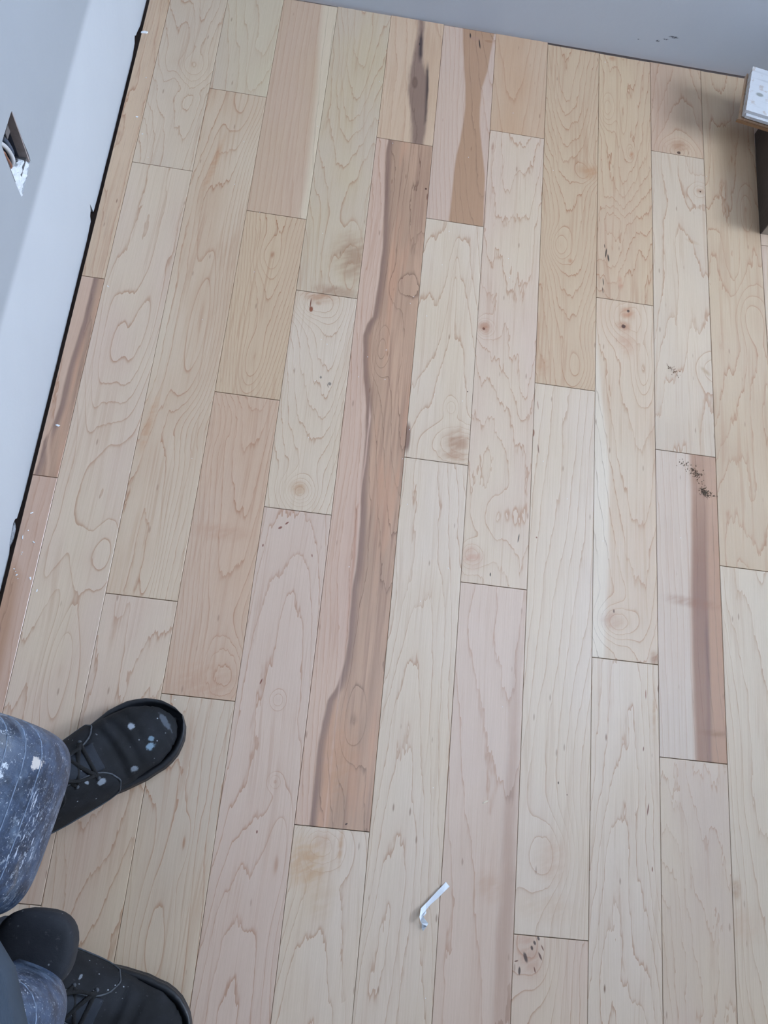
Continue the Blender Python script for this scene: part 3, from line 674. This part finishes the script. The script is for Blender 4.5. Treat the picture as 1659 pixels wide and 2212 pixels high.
bm.faces.new((x6, xa, xc)); bm.faces.new((xa, xb, x9, xc)); bm.faces.new((x6, xc, x9))
me = bm_mesh('paper_strip', bm)
o = link('paper_strip', me, plain('white_paper', (236, 239, 243), .7, .02, 40.)); sm = o.modifiers.new('s', 'SOLIDIFY'); sm.thickness = .0004; sm.offset = 0
tag(o, 'torn folded strip of white paper lying on the pale planks', 'paper')

# ------------------------------------------------------------------ crumbs and chips on the floor
def crumbs(name, items, mat, label, cat, seed):
    r = random.Random(seed); bm = bmesh.new()
    for (px, py, a, b, h, rot) in items:
        c = at(px, py); mt = Matrix.Translation((c.x, c.y, h / 2 + .0001)) @ Matrix.Rotation(rot, 4, 'Z') @ Matrix.Diagonal((a, b, h, 1))
        g_ = bmesh.ops.create_cube(bm, size=1, matrix=mt)
        for v in g_['verts']:
            if v.co.z > h * .6: v.co += Vector((r.uniform(-.3, .3) * a, r.uniform(-.3, .3) * b, 0))
    o = link(name, bm_mesh(name, bm), mat); tag(o, label, cat, kind='stuff'); return o
r = random.Random(11)
M_dirt = plain('dark_dirt', (96, 76, 58), .9, .4, 400.)
def cloud(cs, n, s):
    it = []
    for _ in range(n):
        cx, cy, sx, sy, sl = r.choice(cs); a = r.gauss(0, 1); b_ = r.gauss(0, 1)
        k = s * r.uniform(.5, 1.4); it.append((cx + a * sx, cy + b_ * sy + a * sl, k, k * r.uniform(.3, 1.), k * .6, r.uniform(0, 3)))
    return it
crumbs('dirt_crumbs', cloud([(1452, 797, 6, 3, 4)] * 3 + [(1462, 808, 5, 6, 3)], 60, .0010), plain('rusty_dirt', (120, 88, 66), .9, .3, 400.), 'sparse trail of brown dirt crumbs on the pale plank above the dark stripe', 'dirt', 1)
crumbs('dirt_crumbs', cloud([(1480, 1005, 10, 5, 4), (1500, 1018, 7, 6, 5), (1508, 1028, 6, 6, 2), (1503, 1024, 6, 5, 2)], 120, .0011), M_dirt, 'brown dirt crumbs at the upper end of the striped plank', 'dirt', 2)
crumbs('dirt_crumbs', cloud([(1521, 1060, 4, 6, 2), (1526, 1068, 5, 4, 2), (1524, 1064, 8, 4, 3)] * 3 + [(1540, 1071, 4, 1, 0)], 170, .0011), plain('damp_dirt', (88, 72, 56), .9, .4, 400.), 'denser brown dirt crumbs beside the stripe, just below the first scatter', 'dirt', 3)
wh = plain('white_crumb', (240, 241, 242), .8, .02, 50.)
crumbs('plaster_crumbs', [(69, 1108, .0035, .0015, .001, .5), (61, 1146, .0012, .0012, .001, 0), (49, 1161, .0012, .006, .001, .1), (73, 1171, .0035, .0015, .001, -.4), (48, 1193, .0015, .001, .001, 0), (47, 1197, .001, .001, .001, 0), (31, 1229, .0015, .0012, .001, 0), (36, 1242, .003, .0015, .001, .7), (66, 1249, .0015, .004, .001, .3), (34, 1235, .001, .001, .001, 0), (80, 1276, .0012, .003, .001, 0), (39, 1250, .001, .001, .001, 0), (125, 919, .005, .002, .0012, -.4), (234, 619, .003, .001, .001, -.5), (296, 253, .003, .002, .001, 0), (308, 290, .002, .001, .001, 0), (316, 168, .0015, .001, .001, 0)] +
    [(830 + r.gauss(0, 260), 600 + r.gauss(0, 500), .001, .0007, .0006, r.uniform(0, 3)) for _ in range(60)], wh, 'tiny white plaster crumbs scattered on the narrow plank by the left wall', 'rubble', 4)
def chip(px, py, l, w_, h, rot, mat, name, label, cat):
    bm = bmesh.new(); vv = [(-.5, -.4, 0), (.35, -.5, 0), (.5, .1, 0), (.1, .5, 0), (-.45, .35, 0)]
    a = [bm.verts.new((x * l, y * w_, 0)) for x, y, _ in vv]; b_ = [bm.verts.new((x * l * .85, y * w_ * .85, h * (1 + x * .5))) for x, y, _ in vv]
    bm.faces.new(a[::-1]); bm.faces.new(b_)
    for k in range(5): bm.faces.new((a[k], a[(k + 1) % 5], b_[(k + 1) % 5], b_[k]))
    c = at(px, py); o = link(name, bm_mesh(name, bm), mat, None, (c.x, c.y, .0001)); o.rotation_euler = (0, 0, rot); tag(o, label, cat)
chip(312, 70, .014, .006, .0015, .2, wh, 'paint_flake', 'white paint flake on the narrow plank near the top of the left wall', 'flake')
chip(1049, 1732, .010, .002, .0012, .5, plain('wood_splinter', (236, 222, 196), .7), 'wood_splinter', 'tiny pale wood splinter on the pinkish plank with the grey streak', 'splinter')

# ------------------------------------------------------------------ person
person = empty('person', (.1, -.36, 0))
tag(person, 'person standing at the lower left in black shoes, dark trousers, scuffed blue knee pads', 'person')
def pin(o):                                   # keep world placement under the person
    o.parent = person; o.matrix_parent_inverse = Matrix.Translation((-.1, .36, 0)); return o

def spatter(name, rgb, rough, spots, noise_amt=.5, dust=(44, 47, 54), spec=.4):
    g = N(name); o = g.obj(); n = g.noise(o, 700., 3., .7); n2 = g.noise(o, 26., 3.); n3 = g.noise(o, 160., 3., .7)
    c = g.mix(g.step(n2, .35, .75, 0., .4), lin(rgb), lin(dust))
    c = g.mix(g.step(n3, .62, .75, 0., .22), c, lin((100, 102, 108)))
    vo = g.new('ShaderNodeTexVoronoi', {'Vector': o, 'Scale': 210.}); cell = g.sep(vo.outputs['Color'])[0]
    c = g.mix(g.mul(g.mul(g.step(vo.outputs['Distance'], .10, .26, 1., 0.), g.step(cell, .90, .92)), g.step(n2, .48, .6)), c, lin((170, 176, 184)))
    w1 = g.noise(o, 120., 3., .6)
    for (x, y, z, rx, col, op) in spots:
        mp = g.new('ShaderNodeMapping', {0: o}, vector_type='TEXTURE'); mp.inputs[1].default_value = (x, y, z); mp.inputs[3].default_value = rx
        e = g.mad(g.add(w1, -.5), 1.6, g.new('ShaderNodeVectorMath', {0: mp.outputs[0]}, operation='LENGTH').outputs['Value'])
        c = g.mix(g.mul(g.step(e, .6, 1.05, 1., 0.), op), c, lin(col))
    g.set(Base_Color=c, Roughness=rough); g.bsdf.inputs['Specular IOR Level'].default_value = spec
    g.bump(g.mad(n, .3, g.noise(o, 60., 3.)), .0012, .6)
    return g.m
PW = (150, 158, 168)
M_rub = plain('black_rubber', (27, 29, 34), .45, .25, 60., .0006)
M_lace = plain('black_lace', (20, 20, 22), .9, .2, 300., .0008)
M_tongue = spatter('dark_tongue', (30, 36, 46), .8, [(.10, .004, .1, (.004, .003, .02), PW, .6)])
M_edge = plain('grey_worn_stitching', (74, 78, 84), .8, .4, 200.)
M_flap = spatter('black_quarter_panel', (20, 21, 24), .85, [(.165, -.030, .07, (.006, .004, .02), PW, .8), (.15, -.022, .08, (.003, .003, .02), PW, .8), (.14, .03, .08, (.002, .003, .02), PW, .6)])

HW = [(0, .002), (.008, .018), (.03, .0325), (.06, .036), (.10, .0365), (.14, .042), (.18, .0505), (.21, .0545), (.24, .053), (.262, .0445), (.278, .031), (.287, .018), (.292, .001)]
CL = [(0, 0), (.10, -.002), (.17, .002), (.22, .003), (.27, .0), (.292, -.002)]
TH = [(0, .078), (.02, .092), (.06, .100), (.10, .104), (.13, .098), (.16, .084), (.20, .066), (.24, .056), (.27, .047), (.285, .036), (.292, .028)]
UHW = [(0, .002), (.01, .024), (.03, .036), (.06, .041), (.10, .0430), (.15, .0465), (.185, .0475), (.205, .0478)]
def sole_outline(inset, n=56, x0=0., x1=.292):
    xs = [x0 + (x1 - x0) * (.5 - .5 * math.cos(math.pi * k / (n / 2))) for k in range(n // 2 + 1)]
    up = [(x, interp(x, CL) + max(interp(x, HW) - inset, .0006)) for x in xs]
    dn = [(x, interp(x, CL) - max(interp(x, HW) - inset, .0006)) for x in xs[::-1]]
    return up + dn[1:-1]
def upP(x, th, off=0.):
    """point of the upper at length x and angle th over the foot (0 = +y side, pi = -y side)"""
    ins = .0062 + .0022 * max(0, min(1, (x - .15) / .08))
    xx = .0062 + x * (.292 - .0062 - .0095) / .292
    w_ = max(interp(x, HW) - ins * (1 if x < .27 else .7), .0005)
    if x < .205: w_ = max(w_, interp(x, UHW)) * .5 + .5 * interp(x, UHW)
    h = interp(x, TH) - .022
    c, s = math.cos(th), math.sin(th)
    ex = .78 if x > .15 else .78 + (.15 - x) * 2.2
    narrow = 1 - .30 * max(0, min(1, (.19 - x) / .06)) * s ** 1.5
    yy = interp(x, CL) + (w_ + off) * math.copysign(abs(c) ** ex, c) * narrow
    zz = .022 + (h + off) * (max(s, 0) ** (.72 if x > .2 else .9))
    if .180 < x < .245:                                     # flex creases across the vamp
        q = (x - .180) / .065; zz += (.0022 * math.sin(q * 19 + 2.2 * c + .9 * math.sin(3 * th)) * math.sin(math.pi * q)) * s ** 2
    return Vector((xx, yy, zz))
def make_shoe(label, spots, mirror):
    sgn = -1 if mirror else 1
    up_mat = spatter('black_suede_' + ('lower' if mirror else 'upper'), (20, 21, 24), .85, spots)
    nx, nt = 60, 28; V = []; F = []
    nx = 110; xs = [.292 * (.5 - .5 * math.cos(math.pi * k / nx)) for k in range(nx + 1)]
    for x in xs:
        for j in range(nt + 1): V.append(upP(x, math.pi * j / nt))
    for i in range(nx):
        for j in range(nt):
            x = (xs[i] + xs[i + 1]) / 2; th = math.pi * (j + .5) / nt
            if .018 < x < .105 and .25 * math.pi < th < .75 * math.pi: continue       # ankle opening
            F.append((i * (nt + 1) + j, i * (nt + 1) + j + 1, (i + 1) * (nt + 1) + j + 1, (i + 1) * (nt + 1) + j))
    def M(vs_): return [Vector((v.x, v.y * sgn, v.z)) for v in vs_]
    def mk(name, V, F, mat, parent, solid=0, sub=0):
        bm = bmesh.new(); bv = [bm.verts.new(v) for v in M(V)]
        for f_ in F: bm.faces.new([bv[k] for k in f_])
        loose = [v for v in bm.verts if not v.link_faces]; bmesh.ops.delete(bm, geom=loose, context='VERTS')
        o = link(name, bm_mesh(name, bm, True), mat, parent)
        if solid: s_ = o.modifiers.new('s', 'SOLIDIFY'); s_.thickness = solid; s_.offset = -1
        if sub: s_ = o.modifiers.new('d', 'SUBSURF'); s_.levels = s_.render_levels = sub
        return o
    sh = mk('shoe', V, F, up_mat, None, .0025)
    tag(sh, label)
    # sole with welt and grooves
    prof = [(.004, .0), (.0, .004), (.0, .009), (.0012, .0105), (.0, .012), (.0, .0155), (.0014, .017), (.0, .0185), (.0, .023), (.0012, .0262), (.0035, .0275), (.006, .0273), (.0085, .026), (.0105, .021)]
    V = []; F = []; n = None
    for ins, z in prof:
        ol = sole_outline(ins); n = len(ol); V += [Vector((x, y_, z + .004 * max(0, (x - .24) / .05) ** 2)) for x, y_ in ol]
    for k in range(len(prof) - 1):
        for i in range(n): F.append((k * n + i, k * n + (i + 1) % n, (k + 1) * n + (i + 1) % n, (k + 1) * n + i))
    F.append(tuple(range(n))[::-1]); F.append(tuple(range((len(prof) - 1) * n, len(prof) * n)))
    mk('sole', V, F, M_rub, sh)
    # eyestay flaps: two raised quarters with round front corners, stitched edge
    for side in (0, 1):
        V = []; F = []; a_, b_ = 24, 12
        def flapP(s, t, off):
            x = .050 + s * .138; lo = .03 * math.pi; hi = (.37 + .04 * s) * math.pi
            th = lo + (hi - lo) * t
            if s > .75:
                q = (s - .75) / .25; k = math.sqrt(max(0, 1 - q * q)); mid = lo + (hi - lo) * .55
                th = mid + (th - mid) * (k * .92 + .08)
            return upP(x, th if side == 0 else math.pi - th, off)
        for i in range(a_ + 1):
            for j in range(b_ + 1): V.append(flapP(i / a_, j / b_, .0042))
        for i in range(a_):
            for j in range(b_): F.append((i * (b_ + 1) + j, i * (b_ + 1) + j + 1, (i + 1) * (b_ + 1) + j + 1, (i + 1) * (b_ + 1) + j))
        fl = mk('eyestay_flap', V, F, M_flap, sh, .0028)
        bm = bmesh.new()
        rim = [flapP(k / 30, 1, .0046) for k in range(31)] + [flapP(1, 1 - k / 8, .0046) for k in range(1, 9)] + [flapP(1 - k / 16, 0, .0046) for k in range(1, 17)]
        tube_bm(bm, M(rim), .0011, 6)
        for k in range(4):                                     # eyelets
            c = M([flapP(.25 + .2 * k, .86, .0054)])[0]
            bmesh.ops.create_cone(bm, segments=10, radius1=.0028, radius2=.0022, depth=.0014, cap_ends=True, matrix=Matrix.Translation(c))
        link('stitched_edge', bm_mesh('edge', bm, True), M_edge, sh)
    # tongue
    V = []; F = []; a_, b_ = 16, 8
    for i in range(a_ + 1):
        for j in range(b_ + 1):
            s, t_ = i / a_, j / b_; x = .172 - .102 * s; th = math.pi * (.5 + (t_ - .5) * (.26 + .10 * s))
            p = upP(max(x, .075), th, -.0014 + .0044 * min(1, s * 3) * (.4 + math.sin(math.pi * t_))); p.x = x + (.0062)
            if s > .6: p.z += (s - .6) * .045; p.x -= (s - .6) * .01
            if s > .85: p.y *= 1 - (s - .85) * 1.6
            V.append(p)
    for i in range(a_):
        for j in range(b_): F.append((i * (b_ + 1) + j, i * (b_ + 1) + j + 1, (i + 1) * (b_ + 1) + j + 1, (i + 1) * (b_ + 1) + j))
    mk('tongue', V, F, M_tongue, sh, .005, 1)
    # laces: four crossings, knot, two loops and two ends
    bm = bmesh.new()
    ey = []
    for k in range(4):
        x = .050 + (.28 + .19 * k) * .138
        ey.append((upP(x, .36 * math.pi, .0065), upP(x, .64 * math.pi, .0065)))
    for k, (a, b) in enumerate(ey):
        mid = (a + b) / 2 + Vector((0, 0, .004))
        tube_bm(bm, M(spline([a, mid, b], 5)), .0027, 6, flat=.6)
        if k < 3:
            tube_bm(bm, M(spline([a + Vector((.001, 0, .001)), (a + ey[k + 1][1]) / 2 + Vector((0, 0, .007)), ey[k + 1][1]], 5)), .0027, 6, flat=.6)
            tube_bm(bm, M(spline([b + Vector((.001, 0, .001)), (b + ey[k + 1][0]) / 2 + Vector((0, 0, .0055)), ey[k + 1][0]], 5)), .0027, 6, flat=.6)
    kn = (ey[1][0] + ey[1][1]) / 2 + Vector((-.004, 0, .010))
    bmesh.ops.create_uvsphere(bm, u_segments=10, v_segments=8, radius=.0062, matrix=Matrix.Translation(M([kn])[0]) @ Matrix.Diagonal((1.1, 1.4, .8, 1)))
    for sd in (1, -1):
        tube_bm(bm, M(spline([kn, kn + Vector((.012, sd * .014, .006)), kn + Vector((.010, sd * .030, .002)), kn + Vector((-.006, sd * .034, -.004)), kn + Vector((-.012, sd * .018, .003)), kn], 6)), .0026, 6, flat=.5)
        tube_bm(bm, M(spline([kn, kn + Vector((.018, sd * .008, .003)), kn + Vector((.036, sd * .018, -.008)), kn + Vector((.052, sd * .020, -.018))], 6)), .0022, 6, flat=.5)
    lc = link('lace', bm_mesh('lace', bm, True), M_lace, sh)
    return sh

def place_shoe(sh, toe, heel):
    d = Vector((toe[0] - heel[0], toe[1] - heel[1])); a = math.atan2(d.y, d.x)
    L_ = .292 * 1.03; sh.scale = (1.03, 1.03, 1.03); sh.location = (toe[0] - math.cos(a) * L_, toe[1] - math.sin(a) * L_, .0005); sh.rotation_euler = (0, 0, a); pin(sh)
s1 = make_shoe('black suede shoe by the rosy plank end, white paint spots on its toe', [
    (.228, .016, .06, (.005, .006, .05), PW, .9), (.236, -.020, .06, (.007, .0055, .05), (120, 142, 158), .95), (.243, -.012, .06, (.005, .004, .05), (120, 142, 158), .8), (.268, .0, .05, (.004, .018, .05), (110, 118, 130), .45), (.205, -.034, .05, (.005, .004, .05), PW, .6)], False)
place_shoe(s1, (.2535, -.141), (.018, -.326))
s2 = make_shoe('black suede shoe at the bottom edge, mostly without paint spots', [(.262, .004, .05, (.006, .006, .05), (110, 118, 130), .5), (.15, .03, .08, (.006, .004, .05), PW, .7)], True)
place_shoe(s2, (.331, -.553), (.060, -.470))

# trousers: one continuous skinned surface for both legs and the hips
def skin(name, verts, edges, radii, mat, root=0, sub=2):
    me = D.meshes.new(name); me.from_pydata(verts, edges, []); o = link(name, me, mat)
    md = o.modifiers.new('k', 'SKIN'); md.use_smooth_shade = True
    sv = me.skin_vertices[0].data
    for k, r_ in enumerate(radii): sv[k].radius = r_ if isinstance(r_, tuple) else (r_, r_); sv[k].use_root = (k == root)
    s_ = o.modifiers.new('u', 'SUBSURF'); s_.levels = s_.render_levels = sub
    return o
M_tr = spatter('dark_navy_work_trousers', (38, 46, 60), .9, [], dust=(52, 62, 78))
M_jk = plain('dark_slate_jacket', (36, 50, 64), .9, .15, 40., .001)
tv = [(.10, -.45, .93), (.085, -.37, .86), (.10, -.33, .68), (.125, -.292, .50), (.085, -.283, .30), (.052, -.268, .115),
      (.085, -.53, .86), (.12, -.51, .68), (.155, -.475, .50), (.135, -.455, .30), (.118, -.448, .115), (.10, -.45, 1.04)]
te = [(0, 1), (1, 2), (2, 3), (3, 4), (4, 5), (0, 6), (6, 7), (7, 8), (8, 9), (9, 10), (0, 11)]
tr_ = [(.10, .10), .085, .075, .060, .056, .046, .085, .075, .060, .056, .046, (.10, .10)]
tro = skin('trousers', tv, te, tr_, M_tr); pin(tro)
tag(tro, 'dark navy work trousers')

# jacket: a closed shell from hem to shoulders, hem flaring toward the camera
V = []; F = []; nz, na = 22, 40
JC = (.095, -.495)
for i in range(nz + 1):
    t_ = i / nz; z = .80 + .58 * t_
    ra = interp(t_, [(0, .172), (.25, .165), (.6, .15), (.85, .14), (1, .07)]); rb = interp(t_, [(0, .19), (.25, .185), (.6, .20), (.85, .205), (1, .09)])
    for j in range(na):
        a = 2 * math.pi * j / na; fold = 1 + .02 * math.sin(a * 7 + z * 6) * (1 - t_) + .012 * noise.noise(Vector((math.cos(a) * 3, math.sin(a) * 3, z * 9)))
        ca, sa = math.cos(a), math.sin(a); q = (abs(ca) ** 3.4 + abs(sa) ** 3.4) ** (-1 / 3.4)
        rf = ra * 1.12 if ca > 0 else ra * .72
        V.append((JC[0] - .005 * t_ + rf * ca * q * fold, JC[1] + rb * .95 * sa * q * fold, z))
for i in range(nz):
    for j in range(na): F.append((i * na + j, i * na + (j + 1) % na, (i + 1) * na + (j + 1) % na, (i + 1) * na + j))
F.append(tuple(range(nz * na, (nz + 1) * na)))
jk = link('jacket', mesh('jacket', V, F, True), M_jk); sm = jk.modifiers.new('s', 'SOLIDIFY'); sm.thickness = .004; pin(jk)
tag(jk, 'dark slate blue jacket')

# knee pads
def pad_mat(name, extra):
    g = N(name); o = g.obj(); x, y, z = g.sep(o)
    n1 = g.noise(o, 45., 5., .7); n2 = g.noise(o, 150., 4., .75); n3 = g.noise(o, 420., 3., .7); n4 = g.noise(o, 18., 3.)
    c = g.mix(g.step(n1, .38, .62), lin((32, 44, 62)), lin((54, 70, 94)))
    edge = g.step(g.noise(g.xyz(g.mul(x, 30.), g.mul(y, 30.), g.mul(z, 60.)), 1., 3.), .5, .7, 0., .35)
    c = g.mix(edge, c, lin((118, 134, 154)))
    c = g.mix(g.mul(g.step(n2, .55, .66), g.step(n4, .42, .6, .1, .8)), c, lin((150, 160, 172)))
    c = g.mix(g.mul(g.step(n3, .61, .68), .6), c, lin((190, 196, 204)))
    c = g.mix(g.mul(g.step(g.noise(g.xyz(g.mul(x, 30.), g.mul(y, 9.), g.mul(z, 30.)), 6., 4., .7), .60, .66), g.step(n4, .4, .55)), c, lin((176, 184, 196)))
    c = g.mix(g.mul(g.step(g.noise(o, 12., 3., .6), .62, .7), .5), c, lin((150, 138, 122)))
    for (px_, py_, pz_, r_, col) in extra:
        mp = g.new('ShaderNodeMapping', {0: o}, vector_type='TEXTURE'); mp.inputs[1].default_value = (px_, py_, pz_); mp.inputs[3].default_value = r_
        e = g.mad(g.add(n2, -.5), 2.4, g.new('ShaderNodeVectorMath', {0: mp.outputs[0]}, operation='LENGTH').outputs['Value'])
        c = g.mix(g.step(e, .7, 1., .95, 0.), c, lin(col))
    g.set(Base_Color=c, Roughness=g.mad(n1, .3, .32)); g.bsdf.inputs['Specular IOR Level'].default_value = .5
    g.bump(g.mad(n2, .5, n3), .0006, .6)
    return g.m
M_ridge = plain('worn_pad_ridge', (112, 126, 146), .6, .5, 160.)
M_foam = spatter('black_pad_foam', (20, 23, 30), .75, [(.0, .0, .0, (.004, .004, .004), PW, .8)])
def pad(label, c, a, b, h, tilt, yaw, extra):
    """moulded cap: superellipsoid facing forward, with raised ridges wrapping it"""
    def P(ph, ps, off=0.):
        cx = math.copysign(abs(math.cos(ph)) ** .44, math.cos(ph)); sy = math.copysign(abs(math.sin(ph)) ** .44, math.sin(ph))
        cz = abs(math.cos(ps)) ** .8; sz = math.copysign(abs(math.sin(ps)) ** .9, math.sin(ps))
        sy2 = sy * (.90 + .10 * cz)
        return Vector(((a + off) * cx * cz, (b + off) * sy2, (h + off) * sz * (.9 + .1 * cx)))
    NP, NS = 48, 40; V = []; F = []
    for i in range(NS + 1):
        ps = -1.25 + 2.75 * i / NS
        for j in range(NP + 1): V.append(P(-1.5 + 3.0 * j / NP, ps))
    for i in range(NS):
        for j in range(NP): F.append((i * (NP + 1) + j, i * (NP + 1) + j + 1, (i + 1) * (NP + 1) + j + 1, (i + 1) * (NP + 1) + j))
    R_ = Matrix.Rotation(yaw, 4, 'Z') @ Matrix.Rotation(tilt, 4, 'Y')
    o = link('knee_pad', mesh('knee_pad', V, F, True), pad_mat('pad_plastic', extra)); o.location = c; o.rotation_euler = R_.to_euler(); sm = o.modifiers.new('s', 'SOLIDIFY'); sm.thickness = .004; sm.offset = -1
    tag(o, label); pin(o)
    for k, ps in enumerate((.30, .52, .74, .98, 1.2)):
        bm = bmesh.new()
        tube_bm(bm, [P(-1.25 + 2.5 * q / 40, ps + .05 * math.cos(math.pi * (q / 40 - .5)) , -.0002 + .0003 * math.sin(q * 1.9 + k)) for q in range(41)], .0007, 6)
        link('ridge', bm_mesh('ridge', bm, True), M_ridge, o)
    # foam liner and strap
    V = []; F = []
    for i in range(13):
        ps = -1.45 + 3.05 * i / 12
        for j in range(25): V.append(P(-1.57 + 3.14 * j / 24, ps, -.006) + Vector((-.006, 0, 0)))
    for i in range(12):
        for j in range(24): F.append((i * 25 + j, i * 25 + j + 1, (i + 1) * 25 + j + 1, (i + 1) * 25 + j))
    q = link('foam_liner', mesh('liner', V, F, True), M_foam, o); sm = q.modifiers.new('s', 'SOLIDIFY'); sm.thickness = .008; sm.offset = -1
    bm = bmesh.new(); tube_bm(bm, [(-.01 - .075 * math.sin(math.pi * k / 16), b * .93 * math.cos(math.pi * k / 16), -.02) for k in range(17)], .016, 8, flat=.16, up=Vector((1, 0, .2)))
    link('strap', bm_mesh('strap', bm, True), M_foam, o)
    return o
k1 = pad('blue grey knee pad cap seen whole, streaked with white paint', (.107, -.294, .475), .094, .086, .105, -.12, -.14,
    [(.055, .055, .075, (.007, .006, .02), (226, 230, 234)), (.07, .035, .07, (.004, .014, .012), (200, 206, 214)), (.088, .052, .045, (.006, .007, .01), (196, 188, 182)), (.06, .068, .07, (.006, .003, .01), (214, 220, 226)), (.04, -.06, .08, (.005, .01, .01), (205, 210, 216))])
k2 = pad('blue grey knee pad cap cut by the bottom left edge', (.152, -.484, .49), .090, .076, .100, -.12, -.18,
    [(.07, .05, .06, (.004, .004, .01), (160, 90, 80)), (.085, .01, .05, (.006, .02, .01), (214, 218, 224)), (.07, .06, .06, (.007, .004, .012), (210, 212, 214))])
# padded wing on the inner side of the lower knee pad
bm = bmesh.new(); bmesh.ops.create_uvsphere(bm, u_segments=32, v_segments=20, radius=1)
for v in bm.verts:
    x, y_, z = v.co; v.co = Vector((math.copysign(abs(x) ** .75, x) * .036, math.copysign(abs(y_) ** .8, y_) * .034, math.copysign(abs(z) ** .35, z) * .022))
wg = link('padded_wing', bm_mesh('wing', bm, True), M_foam); wg.location = (.203, -.409, .43); pin(wg)
tag(wg, 'black padded wing of the lower knee pad')
for nm in ('camera',):
    pass
